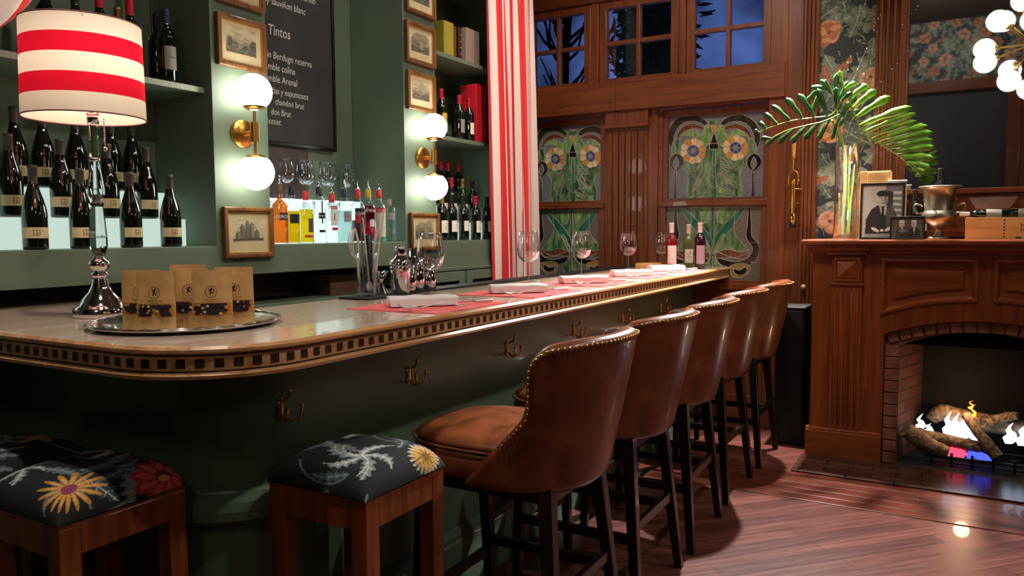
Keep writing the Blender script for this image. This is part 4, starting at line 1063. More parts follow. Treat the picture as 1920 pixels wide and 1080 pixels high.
flame('small amber flame tip curling above the logs', 'flame_y', [(-.118, 5.04, .27, .010, .09), (-.107, 5.04, .33, .006, .05)])
flame('glowing pink embers under the logs', 'ember', [(.02, 4.99, .075, .03, .05), (-.03, 4.99, .07, .03, .045), (-.07, 4.99, .07, .028, .04)])
flame('low blue gas flames under the logs', 'ember_b', [(-.12, 4.98, .07, .025, .04), (-.16, 4.98, .07, .028, .04), (-.20, 4.98, .065, .025, .04)])
ld = bpy.data.lights.new('fire_light', 'POINT'); ld.energy = 2.0; ld.color = (1, .58, .32); ld.shadow_soft_size = .04
lo = bpy.data.objects.new('fire_light', ld); COL.objects.link(lo); lo.location = (4.99, -.08, .36)

# ------------------------------------------------------------------ leather bar stools
def make_stool(label, loc):
    t = thing('bar_stool', label, 'bar stool', loc, 0, 'brown leather bar stools along the counter')
    def plan(s_, v):
        pm = radians(104-38*min(1, v*1.9)+6*max(0, (v-.5)*2))
        if v > .82: pm *= 1-.20*((v-.82)/.18)**2.2
        ph = s_*pm; hw = .238+.028*v; yb = -.245-.095*v**.9; D = .25
        sx = math.copysign(abs(sin(ph))**.80, ph) if abs(ph) < pi/2 else math.copysign(1, ph)
        y = yb+D*(1-(cos(ph) if abs(ph) < pi/2 else (cos(pi/2)-(abs(ph)-pi/2)*.9)))
        if abs(ph) > pi/2: sx *= 1-.03*(abs(ph)-pi/2)
        z = .615+.445*v - .02*abs(s_)**3*v + .022*v*(1-s_*s_)*0
        z += .0 if v > .25 else -.006*(1-abs(s_))
        return Vector((hw*sx, y, z))
    MB().grid(lambda u, v: plan(2*u-1, v), 26, 16).build('backrest', 'leather', t, solid=.05, subsurf=1, fixn=False)
    # nail heads round the rim
    nb = MB(); rim = [(-1, k/14) for k in range(4, 14)]+[(-1+2*k/34, 1) for k in range(0, 35)]+[(1, 1-k/14) for k in range(1, 11)]
    def nrm(s_, v):
        e = .01; a = plan(s_+e, v)-plan(s_-e, v); c = plan(s_, min(v+e, 1))-plan(s_, v-e); n = a.cross(c).normalized()
        return n
    pts = []
    for s_, v in rim:
        p = plan(s_*.965, .03+v*.945); n = nrm(s_*.96, .02+v*.95)
        if n.dot(Vector((p.x, p.y+.02, 0))) < 0: n = -n
        pts.append(p+n*.0265)
    i = 0; acc = 0
    dense = smooth([tuple(p) for p in pts], 5); last = None
    for p in dense:
        p = Vector(p)
        if last is None or (p-last).length > .0155:
            nb.sphere(tuple(p), .0048, 6, m=4); last = p
    nb.build('nailhead_trim', 'nail', t)
    # seat
    def ring(a, b_, z, cy):
        out = []
        for k in range(32):
            q = 2*pi*k/32; c, s_ = cos(q), sin(q)
            out.append(Vector((a*math.copysign(abs(c)**.72, c), cy+b_*math.copysign(abs(s_)**.72, s_), z)))
        return out
    cy = .045
    MB().loft([ring(.222, .262, .622, cy), ring(.236, .276, .628, cy), ring(.243, .284, .650, cy), ring(.243, .286, .69, cy), ring(.240, .283, .715, cy)], 0).build('seat_base', 'leather', t, subsurf=1)
    MB().loft([ring(.236, .279, .712, cy), ring(.240, .283, .722, cy), ring(.225, .266, .741, cy), ring(.18, .215, .757, cy), ring(.11, .13, .766, cy), ring(.03, .03, .769, cy)], 0).build('seat', 'leather', t, subsurf=1)
    mb = MB().tube(ring(.243, .286, .716, cy)+[ring(.243, .286, .716, cy)[0]], .0045, 6); mb.build('piping', 'leather', t)
    MB().prism([(-.185, -.20), (.185, -.20), (.185, .26), (-.185, .26)], [[(-.165, -.18), (.165, -.18), (.165, .24), (-.165, .24)]], lambda a, c, d: Vector((a, c, d)), .575, .627).build('seat_frame', 'black_wood', t, bevel=.002)
    tops = {(-1, -1): (-.172, -.185), (1, -1): (.172, -.185), (-1, 1): (-.172, .24), (1, 1): (.172, .24)}
    bots = {(-1, -1): (-.235, -.245), (1, -1): (.235, -.245), (-1, 1): (-.225, .245), (1, 1): (.225, .245)}
    def at(k, z):
        f_ = 1-z/.62; a, c = tops[k], bots[k]; return (a[0]+(c[0]-a[0])*f_, a[1]+(c[1]-a[1])*f_, z)
    for k in tops:
        lo_, hi = at(k, 0), at(k, .625); w0, w1 = .0155, .022
        MB().loft([[Vector((lo_[0]+sx*w0, lo_[1]+sy*w0, 0)) for sx, sy in ((-1, -1), (1, -1), (1, 1), (-1, 1))], [Vector((hi[0]+sx*w1, hi[1]+sy*w1, .625)) for sx, sy in ((-1, -1), (1, -1), (1, 1), (-1, 1))]], 0, False).build('leg', 'black_wood', t, bevel=.003)
    for k1, k2, z in (((-1, -1), (1, -1), .30), ((-1, 1), (1, 1), .22), ((-1, -1), (-1, 1), .26), ((1, -1), (1, 1), .26)):
        a, c = Vector(at(k1, z)), Vector(at(k2, z)); d = (c-a).normalized(); n = Vector((-d.y, d.x, 0))*.010; u = Vector((0, 0, .017))
        MB().loft([[p-n-u, p+n-u, p+n+u, p-n+u] for p in (a, c)], 0, False).build('stretcher', 'black_wood', t, bevel=.002)
    return t
SX = [2.085, 2.72, 3.335, 3.995, 4.65]
st0 = make_stool('brown leather bar stool nearest the camera, beside the floral stool', (SX[0], 1.17, 0))
for x, l, dy, rz in zip(SX[1:], ['second brown leather bar stool from the camera', 'middle one of the five brown leather bar stools', 'fourth brown leather bar stool from the camera, second from the window wall', 'farthest brown leather bar stool, next to the window wall'], (0, 0, .01, .0), (.0, .02, -.02, 0)):
    dup(st0, (x, 1.17+dy, 0), rz, l)

# ------------------------------------------------------------------ floral stools
def floral(seed, art):
    c = Canvas(170, 170, '1b2023'); r_ = random.Random(seed)
    for k in range(22):
        x, y = r_.uniform(0, 170), r_.uniform(0, 170)
        acanthus(c, x, y, r_.random()*6.28, r_.uniform(28, 55), r_.choice(['4f5f64', '425456', '6a7876', '364548']), r_.choice(['a4aeaa', '8b9894', 'bcc2bc']), .18, 5, r_.uniform(-1.5, 1.5))
        if k % 3 == 0:
            a = r_.random()*6.28; c.stroke([(x+60*q*cos(a+q*1.6), y+60*q*sin(a+q*1.6)) for q in [j/8 for j in range(9)]], 2.2, '6f7a74')
    for kind, x, y, R_ in art:
        if kind == 'mum':
            for ring_, n, col in ((1, 20, 'c9bfae'), (.82, 18, 'b98f3e'), (.62, 14, 'd0a84a'), (.4, 9, '9a6f24')):
                for k in range(n):
                    a = 2*pi*k/n+ring_; c.ell(x+R_*ring_*.75*cos(a), y+R_*ring_*.75*sin(a), R_*.24, R_*.08, col, a)
            c.ell(x, y, R_*.22, R_*.22, '7a5418')
        if kind == 'daisy':
            for k in range(15):
                a = 2*pi*k/15; c.ell(x+R_*.62*cos(a), y+R_*.62*sin(a), R_*.44, R_*.085, 'cf8d3c', a); c.ell(x+R_*.5*cos(a), y+R_*.5*sin(a), R_*.3, R_*.05, 'e0ac60', a)
            c.ell(x, y, R_*.27, R_*.24, '96405a')
        if kind == 'poppy':
            for k in range(9):
                a = 2*pi*k/9; c.ell(x+R_*.55*cos(a), y+R_*.5*sin(a), R_*.45, R_*.28, 'a02c34', a); c.ell(x+R_*.5*cos(a), y+R_*.45*sin(a), R_*.35, R_*.14, 'c4545a', a)
            c.ell(x, y, R_*.3, R_*.26, '5c1f24'); c.ell(x, y+R_*.1, R_*.22, R_*.14, 'c08a50')
        if kind == 'lily':
            for k in range(5):
                a = 2*pi*k/5+.4; c.ell(x+R_*.5*cos(a), y+R_*.5*sin(a), R_*.5, R_*.2, 'b69a66', a); c.ell(x+R_*.5*cos(a), y+R_*.5*sin(a), R_*.3, R_*.07, '8f7446', a)
        if kind == 'curl':
            
            for q in range(5):
                a = .5+1.25*q; acanthus(c, x, y, a, R_*(1.1+.25*(q % 2)), '7f8c8b', 'd8dad4', .19, 5, 1.6)
                c.stroke([(x+R_*1.1*t_*cos(a+.9*t_)+1.5, y+R_*1.1*t_*sin(a+.9*t_)) for t_ in [j/8 for j in range(9)]], 1.6, 'c4c8c2')
    c.mottle(.12, 3)
    return c
def fstool(x, y, rz, seed, art, label):
    t = thing('floral_stool', label, 'stool', (x, y, 0), rz, 'wooden stools with floral cushions')
    hs = .163; h0 = .70
    def dome(u, v):
        a = np.sin(np.pi/2*(2*u-1)*.985); b_ = np.sin(np.pi/2*(1-2*v)*.985)
        bulge = 1+.03*np.cos(np.pi/2*b_)*np.cos(np.pi/2*a)
        return ((hs+.004)*a*bulge, (hs+.004)*b_*bulge, h0+.002+.082*((1-np.abs(a)**4)**.42)*((1-np.abs(b_)**4)**.42))
    co = floral(seed, art).build('cushion', dome, 'fabric', t)
    MB().box(-hs, hs, -hs, hs, .695, .7025).build('seat_board', 'stool_wood', t)
    q = .025
    for sx in (-1, 1):
        for sy in (-1, 1):
            cx_, cy_ = sx*(hs-q), sy*(hs-q); MB().box(cx_-q, cx_+q, cy_-q, cy_+q, 0, .6945).build('leg', 'stool_wood', t, bevel=.003)
        MB().box(sx*(hs-.012)-.011, sx*(hs-.012)+.011, -hs+2*q, hs-2*q, .625, .6945).build('apron', 'stool_wood', t, bevel=.002)
        MB().box(-hs+2*q, hs-2*q, sx*(hs-.012)-.011, sx*(hs-.012)+.011, .625, .6945).build('apron', 'stool_wood', t, bevel=.002)
        MB().box(-hs+2*q, hs-2*q, sx*(hs-.025)-.011, sx*(hs-.025)+.011, .18, .215).build('stretcher', 'stool_wood', t, bevel=.002)
    return t
fstool(1.561, 1.372, 0, 21, [('curl', 60, 110, 34), ('curl', 120, 40, 26), ('mum', 118, 148, 25)], 'wooden stool with floral cushion showing a yellow chrysanthemum, beside the leather bar stools')
fstool(1.108, 1.862, 0, 33, [('daisy', 45, 128, 30), ('poppy', 122, 150, 32), ('curl', 120, 60, 26), ('curl', 50, 50, 24)], 'wooden stool with floral cushion showing orange and red flowers, at the lower left')
fstool(1.108, 2.235, 0, 45, [('lily', 112, 92, 22), ('curl', 50, 60, 30)], 'wooden stool with dark floral cushion, behind the red flowered stool at the far left')

# ------------------------------------------------------------------ table lamp
t = thing('table_lamp', 'crystal and silver table lamp with red and cream striped drum shade on the counter', 'table lamp', (1.425, 2.27, 1.097))
MB().lathe([(0, 0), (.076, 0), (.078, .004), (.078, .026), (.074, .030), (.062, .036), (.056, .05), (.05, .058), (.035, .075), (.026, .095), (.021, .115), (.019, .12), (.024, .124), (.024, .132), (.018, .136), (.018, .142), (.028, .152), (.03, .162), (.024, .172), (.017, .176), (.014, .185), (0, .185)], 40).build('base', 'chrome', t)
MB().lathe([(0, .185), (.016, .187), (.026, .215), (.026, .24), (.022, .30), (.018, .335), (.021, .345), (.011, .352), (0, .352)], 8, sm=False).build('lower_crystal', 'crystal', t)
MB().lathe([(0, .353), (.012, .354), (.024, .372), (.024, .39), (.014, .46), (.012, .47), (0, .47)], 10, sm=False).build('upper_crystal', 'crystal', t)
for pr_, nm in (([(0, .470), (.013, .471), (.015, .478), (.012, .484), (0, .485)], 'metal_collar'), ([(0, .585), (.017, .585), (.017, .615), (.012, .62), (.012, .69), (0, .69)], 'bulb_socket'), ([(0, .352), (.013, .352), (.013, .356), (0, .356)], 'metal_collar')):
    MB().lathe(pr_, 16).build(nm, 'chrome', t)
MB().lathe([(0, .485), (.015, .486), (.015, .585), (0, .586)], 12, sm=False).build('glass_column', 'crystal', t)
MB().sphere((0, 0, .735), .032, 16, sc=(1, 1, 1.25)).build('bulb', 'bulb', t)
SR0, SR1, Z0, Z1 = .168, .163, .600, .877
M['shade_cream'] = translucent('cream_lampshade_cloth', 'd6cdb8', .26); M['shade_red'] = translucent('red_lampshade_cloth', 'c80a28', .24); M['shade_lining'] = translucent('white_lining', 'f2efe8', .5)
sh = MB()
for k in range(5):
    z0 = Z0+(Z1-Z0)*k/5; z1 = Z0+(Z1-Z0)*(k+1)/5; r0 = SR0+(SR1-SR0)*k/5; r1 = SR0+(SR1-SR0)*(k+1)/5
    sh.lathe([(r0, z0), (r1, z1)], 64, mi=k % 2, caps=False)
so = sh.build('lamp_shade', ['shade_cream', 'shade_red'], t, fixn=False); so.location = (-.011, .02, 0)
rmm = pmat('dark_red_trim', '7a4a48', .7)
for r_, z in ((SR0, Z0), (SR1, Z1)): MB().tube([(r_*cos(2*pi*k/48), r_*sin(2*pi*k/48), z) for k in range(49)], .0022, 6).build('shade_rim', rmm, so)
rm = MB().tube([(0, 0, .69), (0, 0, .80)], .003, 6)
for k in range(3): a = 2*pi*k/3; rm.tube([(0, 0, .80), (SR1*cos(a), SR1*sin(a), Z1-.01)], .002, 5)
rm.build('shade_carrier', 'chrome', so)
ch = MB()
for k in range(12): ch.sphere((.022, -.02, .60-.007*k), .0032, 6)
ch.sphere((.022, -.02, .51), .006, 8, sc=(1, 1, 1.3)); ch.build('pull_chain', 'chrome', t)
ld = bpy.data.lights.new('table_lamp_light', 'POINT'); ld.energy = 2.1; ld.color = (1, .90, .80); ld.shadow_soft_size = .035
lo = bpy.data.objects.new('table_lamp_light', ld); COL.objects.link(lo); lo.location = (1.425, 2.27, 1.097+.785)

# ------------------------------------------------------------------ tray with snack pouches
TC = (1.405, 1.845)
t = thing('serving_tray', 'round silver serving tray on the counter under the snack pouches', 'tray', (TC[0], TC[1], 1.0975))
MB().lathe([(0, .002), (.205, .002), (.215, .006), (.232, .010), (.246, .013), (.250, .0145), (.252, .012), (.24, .006), (.21, .0), (0, 0)], 64).build('dish', 'silver', t)
rb = MB(); rb.tube([(.247*cos(2*pi*k/72), .247*sin(2*pi*k/72), .0145+.0012*cos(k*pi)) for k in range(73)], .003, 6); rb.build('beaded_rim', 'silver', t)
LION = [[(-.05, .55), (.05, .78), (.22, .82), (.30, .68), (.20, .55), (.28, .42), (.12, .30), (.10, .05), (.28, -.12), (.42, -.30), (.30, -.42), (.22, -.28), (.05, -.12), (-.12, -.28), (-.05, -.50), (-.28, -.62), (-.20, -.42), (-.30, -.22), (-.15, .02), (-.18, .22), (-.40, .18), (-.48, .32), (-.30, .30), (-.12, .38), (-.38, .50), (-.44, .62), (-.26, .58)],
        [(.30, .0), (.46, .15), (.40, .40), (.50, .62), (.58, .40), (.55, .10), (.38, -.10)]]
def pouch(x, y, rz, dz, label, seed, w=.101, h=.156):
    t = thing('snack_pouch', label, 'snack bag', (x, y, 1.1000+dz), rz, 'kraft snack pouches on the tray')
    def th(u, v): return .016*(sin(pi*u)**.5)*(1-.93*v**1.3)+.0012
    for nm, sg in (('front', -1), ('back', 1)): pass
    b_ = MB()
    for sg in (-1, 1):
        b_.grid(lambda u, v, sg=sg: ((u-.5)*w*(1-.03*v), sg*th(u, v)+.004*sin(u*5+seed)*v, h*v), 16, 16)
    b_.add([((-.5)*w, 0, 0), (0, -.016, 0), (.5*w, 0, 0), (0, .016, 0)], [(0, 1, 2, 3)])
    po = b_.build('pouch', 'kraft', t, fixn=False)
    f_ = lambda a, c, d=.0006: Vector((a*(1-.03*c/h), -th(a/w+.5, c/h)-d+.004*sin((a/w+.5)*5+seed)*(c/h), c))
    wn_ = MB(); wn_.grid(lambda u, v: f_((u-.5)*w*.96, .040+.032*v), 12, 4); wn_.build('pouch_window', 'kraft_win', po, fixn=False)
    r_ = random.Random(seed); sn = MB()
    for k in range(46):
        a = r_.uniform(-.36, .36)*w; c = r_.uniform(.043, .069); r0 = r_.uniform(.006, .011); mi = 1 if k % 4 == 3 else 0
        if mi: r0 *= .5
        ph = r_.random()*6
        sn.add([f_(a+r0*q*cos(ph+2*pi*j/6), min(.071, max(.041, c+r0*q*.8*sin(ph+2*pi*j/6))), .0012+.0001*k) for j, q in enumerate([r_.uniform(.7, 1.2) for _ in range(6)])], [(0, 1, 2, 3, 4, 5)], mi)
    sn.build('snack_pieces', ['snack_dark', 'snack_light'], po, fixn=False)
    lg = MB(); R_ = .0155; cz_ = .101
    n = 36; ring_ = [f_(R_*cos(2*pi*k/n), cz_+R_*sin(2*pi*k/n)) for k in range(n)]+[f_((R_-.0011)*cos(2*pi*k/n), cz_+(R_-.0011)*sin(2*pi*k/n)) for k in range(n)]
    lg.add(ring_, [(k, (k+1) % n, n+(k+1) % n, n+k) for k in range(n)])
    for pl in LION:
        q = [(a*R_*.95, cz_+(c-.08)*R_*.95) for a, c in pl]; tr = tessellate_polygon([[Vector((a, c, 0)) for a, c in q]]); lg.add([f_(a, c) for a, c in q], list(tr))
    put_text(lg, 'CUMBRES DEL LEON', .0052, lambda a, c: f_(a, .0785+c), align='c', xs=.9)
    put_text(lg, 'mix de frutos secos', .0036, lambda a, c: f_(a, .0738+c), align='c', xs=.8)
    lg.build('lion_badge_print', 'ink', po, fixn=False)
pouch(1.249, 1.757, radians(-60), 0, 'kraft snack pouch with lion badge at the front left of the tray', 1)
pouch(1.339, 1.657, radians(-52), 0, 'kraft snack pouch with lion badge at the front right of the tray', 2)
pouch(1.262, 1.835, radians(-58), 0, 'kraft snack pouch half hidden at the left end of the tray', 3)
pouch(1.345, 1.752, radians(-54), 0, 'kraft snack pouch in the middle, seen between the two front pouches', 4, h=.160)
pouch(1.423, 1.672, radians(-50), 0, 'kraft snack pouch at the right end of the tray', 5, h=.160)
pouch(1.380, 1.800, radians(-56), 0, 'rearmost kraft snack pouch on the tray, only its top edge visible', 6, h=.166)

# ------------------------------------------------------------------ bottles
def patch(mb, R_, z0, z1, a0, a1, n=10, off=.0006, mi=0):
    mb.grid(lambda u, v: (( R_+off)*sin(a0+(a1-a0)*u), -(R_+off)*cos(a0+(a1-a0)*u), z0+(z1-z0)*v), n, 1, mi)
def bcap(t, mat, r, z0, z1):
    MB().lathe([(r+.0008, z0), (r+.0012, z0+.002), (r+.0010, z1-.012), (r+.0022, z1-.011), (r+.0022, z1-.001), (r, z1+.0006), (0, z1+.0008)], 18).build('capsule', mat, t)
BURG = [(0, 0), (.036, 0), (.0405, .004), (.041, .01), (.041, .122), (.0385, .145), (.031, .175), (.0215, .205), (.0160, .228), (.0140, .245), (.0138, .283), (.0155, .284), (.0155, .292), (.013, .2945), (0, .2945)]
BORD = [(0, 0), (.033, 0), (.0365, .004), (.0365, .185), (.034, .202), (.025, .218), (.0165, .230), (.0142, .243), (.0138, .292), (.0152, .293), (.0152, .301), (.013, .303), (0, .303)]
protos = {}
def bottle(kind, label, loc, rz, group, cap='black_foil', lab='label', mat='bottle', lz=(.05, .13), la=.95, name='wine_bottle', emblem=None, sc=1.0, lt=None):
    key = (kind, cap, lab, mat, lz, la, emblem, lt)
    if key in protos:
        o = dup(protos[key], loc, rz, label, group, (sc, sc, sc)); return o
    t = thing(name, label, 'wine bottle', loc, rz, group); t.scale = (sc, sc, sc)
    prof = BURG if kind == 'burg' else BORD; R_ = .041 if kind == 'burg' else .0365
    MB().lathe(prof, 28).build('bottle_body', mat, t)
    if cap: bcap(t, cap, .0140, .235 if kind == 'burg' else .243, prof[-1][1])
    if lab:
        lb = MB(); patch(lb, R_, lz[0], lz[1], -la, la, 14); lo_ = lb.build('label', lab, t, fixn=False)
        f_ = lambda a, c: ((R_+.0011)*sin(a/R_), -(R_+.0011)*cos(a/R_), c)
        pm = MB(); zc = (lz[0]+lz[1])/2
        if emblem == 'grid':
            s_ = .0105
            def bar_(x0, x1, z0, z1): pm.add([f_(x0, z0), f_((x0+x1)/2, z0), f_(x1, z0), f_(x1, z1), f_((x0+x1)/2, z1), f_(x0, z1)], [(0, 1, 4, 5), (1, 2, 3, 4)])
            w = .0016
            for q in (-s_, 0, s_-w): bar_(q, q+w, zc-s_, zc+s_)
            for q in (-s_, -.003, s_-w): bar_(-s_, s_, zc+q, zc+q+w)
            bar_(.02, .03, lz[0]+.004, lz[0]+.0055)
        elif lt:
            put_text(pm, lt, .012, lambda a, c: f_(a, zc+c), align='c')
            for q in (.012, .018): pm.add([f_(-.012, zc-q), f_(.012, zc-q), f_(.012, zc-q+.0015), f_(-.012, zc-q+.0015)], [(0, 1, 2, 3)])
        else:
            for q, w in ((.018, .014), (.006, .018), (-.006, .010), (-.022, .012)): pm.add([f_(-w, zc+q), f_(0, zc+q), f_(w, zc+q), f_(w, zc+q+.002), f_(0, zc+q+.002), f_(-w, zc+q+.002)], [(0, 1, 4, 5), (1, 2, 3, 4)])
        pm.build('label_print', 'ink', lo_, fixn=False)
    protos[key] = t
    return t
rowname = ['front row', 'middle row', 'top row']
ordn = ['first', 'second', 'third', 'fourth', 'fifth', 'sixth', 'seventh']
for ri, (xs, y, z) in enumerate((([1.537, 1.705, 1.904, 2.082], 2.815, LZ+.001), ([1.522, 1.705, 1.89, 2.061], 2.93, LZ+.116), ([1.50, 1.605, 1.707, 1.835, 1.985, 2.078], 3.045, LZ+.2312))):
    for i, x in enumerate(xs):
        bottle('burg', 'cream labelled burgundy bottle, %s from the left in the %s of the left riser' % (ordn[i], rowname[ri]), (x, y, z), radians(-10+6*((i*7+ri*3) % 5)-12), 'cream labelled wine bottles on the left riser',
               'grey_foil', 'label_cream', 'bottle', (.040, .078), 1.25, emblem='grid')
# right alcove
g = 'wine bottles on the right riser'
caps = ['black_foil', 'black_foil', 'black_foil', 'red_foil', 'black_foil']
for i, (x, c, l, lt) in enumerate(zip([4.035, 4.145, 4.282, 4.427, 4.571], ['gold_foil', 'black_foil', 'black_foil', 'red_foil', 'black_foil'], [(.05, .125)]*5, [None, 'T', 'L', None, '3'])):
    bottle('bord', '%s wine bottle from the left in the front row beside the curtain, %s capsule' % (ordn[i], {'gold_foil': 'gold', 'black_foil': 'black', 'red_foil': 'red'}[c]), (x, 2.815, LZ+.001), radians(-14+5*i), g, c, 'label', 'bottle', (.05+.006*(i % 3), .13), .85, lt=lt, sc=.965)
for i, (x, c) in enumerate(zip([4.199, 4.311, 4.446, 4.568], ['grey_foil', 'red_foil', 'gold_foil', 'black_foil'])):
    bottle('bord', '%s wine bottle from the left in the middle row of the right riser' % ordn[i], (x, 2.93, LZ+.116), radians(-16+8*i), g, c, 'label', 'bottle_g' if i == 2 else 'bottle', (.06, .13), .8, sc=.98)
for i, (x, c) in enumerate(zip([4.262, 4.352, 4.44, 4.566], ['black_foil', 'red_foil', 'red_foil', 'red_foil'])):
    bottle('bord', '%s wine bottle from the left in the back row of the right riser' % ordn[i], (x, 3.045, LZ+.2312), radians(-10+6*i), g, c, 'label', 'bottle', (.055, .14), .8, sc=1.0)
g = 'wine bottles on the shelf above the right riser'
M['yellow_label'] = pmat('yellow_label', 'c9a01e', .7); M['grey_label'] = pmat('grey_label', '8a857c', .7); M['orange_label'] = noisy('orange_label', 'b5793a', 'c4884a', (30, 30, 30), .7, bump=0)
bottle('bord', 'wine bottle with red capsule and yellow label on the upper right shelf', (4.118, 2.87, 1.9525), 0, g, 'red_foil', 'yellow_label', 'bottle', (.07, .15), .75)
bottle('bord', 'grey labelled wine bottle just behind the yellow labelled bottle', (4.262, 2.96, 1.9525), .2, g, 'gold_foil', 'grey_label', 'bottle', (.05, .13), .8, sc=.93)
bottle('bord', 'dark wine bottle with wide grey label in the middle of the upper right shelf', (4.325, 2.87, 1.9525), .1, g, 'red_foil', 'grey_label', 'bottle', (.05, .14), .8, sc=.97)
bottle('bord', 'wine bottle with a pale label directly beside the red gift box', (4.412, 2.85, 1.9525), .1, g, 'red_foil', 'label', 'bottle', (.05, .13), .85, sc=.93)
tag(MB().box(4.475, 4.60, 2.83, 2.96, 1.9525, 2.345).build('gift_box', 'red_box', bevel=.003), 'tall red bottle gift box on the upper right shelf', 'box')
# books
t = thing('book', 'large olive yellow book with gilt page edge on the top right shelf', 'book', (4.16, 2.86, 2.4625), 0)
MB().box(-.095, .01, -.055, .13, 0, .205).build('cover', 'book_yellow', t, bevel=.003)
MB().box(.0105, .05, -.05, .125, .004, .195).build('page_block', 'book_gilt', t, bevel=.002)
t = thing('book', 'dark leather book with studs leaning beside the olive book', 'book', (4.245, 2.86, 2.4625), 0)
MB().box(-.016, .018, -.055, .12, 0, .200).build('cover', 'book_dark', t, bevel=.004)
mb = MB()
for k in range(4): mb.sphere((0, -.056, .03+.04*k), .006, 8)
mb.build('stud', 'nail', t)
tag(MB().box(4.385, 4.55, 2.85, 2.98, 2.4625, 2.70).build('storage_box', 'paleboard', bevel=.003), 'pale pinkish box standing on the top right shelf beside the books', 'box')
# upper left shelf
g = 'bottles on the upper left shelf'
z = 1.9685
bottle('bord', 'wine bottle with navy capsule and grey label on the upper left shelf', (2.128, 2.86, z), -.15, g, 'blue_foil', 'grey_label', 'bottle', (.055, .15), .75, lt='Cerval')
bottle('bord', 'dark wine bottle with a white neck tag behind the navy capped one', (2.15, 2.95, z), 0, g, 'black_foil', None, 'bottle')
bottle('bord', 'wine bottle with red capsule and orange label just right of the lampshade', (1.972, 2.87, z), .25, g, 'red_foil', 'orange_label', 'bottle', (.035, .165), .9)
bottle('bord', 'bottle with gold capsule showing above the right rim of the lampshade', (1.985, 2.965, z), 0, g, 'gold_foil', 'label', 'bottle', (.05, .13), .8, sc=.96)
bottle('bord', 'bottle with red capsule showing above the middle of the lampshade', (1.846, 2.87, z), 0, g, 'red_foil', 'label', 'bottle', (.05, .13), .8)
for i, x in enumerate((1.64, 1.705, 1.752)):
    bottle('bord', '%s dark bottle top from the left showing above the lampshade' % ordn[i], (x, 2.87 if i != 1 else 2.97, z), 0, g, 'black_foil', 'label', 'bottle', (.05, .13), .8, sc=.93+.01*i)

# ------------------------------------------------------------------ spirit bottles
def spirit(x, label, prof, liq, fill, cap, labels, pour=True, y=2.83, glass='glass_green', writing=None, capz=None, rz=0):
    t = thing('spirit_bottle', label, 'spirit bottle', (x, y, LZ+.001), -atan2(x, y)+.28+rz, 'spirit bottles on the middle ledge')
    H_ = prof[-1][1]
    MB().lathe(prof, 28).build('bottle_body', glass, t)
    if liq:
        inner = [(max(0, r-.0025), max(.006, z)) for r, z in prof if z < fill]; rl = inner[-1][0]; inner = [(0, .006)]+inner[1:]+[(rl, fill), (0, fill)]
        MB().lathe(inner, 24).build('liquid', liquid_mat('liquid', liq, .28), t)
    if cap: MB().lathe([(.0145, capz or H_-.045), (.0155, H_-.04), (.0150, H_-.001), (.010, H_+.001), (0, H_+.001)], 16).build('neck_band', cap, t)
    if pour: MB().lathe([(0, H_+.001), (.012, H_+.001), (.012, H_+.008), (.006, H_+.012), (.0045, H_+.035), (.0032, H_+.048), (.0, H_+.05)], 12).build('pourer', 'chrome', t)
    R_ = max(r for r, z in prof)
    for (mat, z0, z1, a0, a1) in labels:
        lb = MB(); patch(lb, R_, z0, z1, a0, a1, 12, off=.0008); lb.build('label', mat, t, fixn=False)
    if writing:
        for tx, s_, zz, mt in writing:
            w_ = MB(); put_text(w_, tx, s_, lambda a, c: ((R_+.0016)*sin(a/R_), -(R_+.0016)*cos(a/R_), zz+c), align='c', shear=.1); w_.build('label_writing', mt, t, fixn=False)
    return t
M['navy_ink'] = pmat('navy_label', '1f2440', .5); M['blk'] = pmat('black_label', '17161a', .5); M['redlab'] = pmat('red_label', 'c3262e', .5); M['whitelab'] = pmat('white_label', 'd8d6cd', .6); M['brownlab'] = pmat('brown_label', '5b4432', .6)
M['silverlab'] = pmat('silver_label', 'a5a8a8', .35, .4)
def prof(R_, zs, zn, H_, rn=.0135): return [(0, 0), (R_*.93, 0), (R_, .005), (R_, zs), (R_*.93, zs+(zn-zs)*.3), (R_*.62, zs+(zn-zs)*.65), (rn, zn), (rn, H_-.006), (rn+.002, H_-.005), (rn+.002, H_-.001), (rn, H_)]
spirit(2.695, 'bright orange aperitif bottle with navy label, leftmost on the middle ledge', prof(.040, .175, .215, .285), 'ff7a1c', .235, 'brownlab', [('navy_ink', .115, .150, -.2, .9)], writing=[('APEROL', .022, .124, 'label')], rz=-.15)
spirit(2.775, 'yellow liqueur bottle with slanted dark label and black cap', prof(.035, .165, .23, .283), 'f0b400', .16, 'blk', [('blk', .10, .145, -.6, .9)], pour=False)
spirit(2.868, 'bright yellow liqueur bottle with red cap and brown map label', prof(.038, .150, .195, .262), 'f5cf12', .17, 'redlab', [('brownlab', .055, .125, .0, .8), ('redlab', .030, .042, -.5, .7)], pour=False)
spirit(2.961, 'tall clear gin bottle with tall black cross label', prof(.036, .20, .25, .285), None, 0, 'blk', [('blk', .10, .215, .05, .25), ('blk', .125, .155, -.35, .65), ('blk', .055, .068, -.3, .6)], writing=[('SPREY', .014, .134, 'whitelab')])
spirit(3.055, 'clear gin bottle with white label, red figure and red neck', prof(.036, .185, .225, .255), None, 0, 'redlab', [('whitelab', .09, .19, -.45, .6), ('redlab', .175, .192, -.45, .6), ('redlab', .065, .080, -.3, .6), ('redlab', .115, .155, .02, .16)], writing=[('BEEFEATER', .0105, .179, 'whitelab')])
spirit(3.150, 'pale aqua bottle with round silver label and blue neck', prof(.039, .185, .235, .285), 'c8e6e4', .17, 'navy_ink', [('silverlab', .11, .165, -.35, .75)], writing=[('MARTINI', .012, .135, 'redlab')])
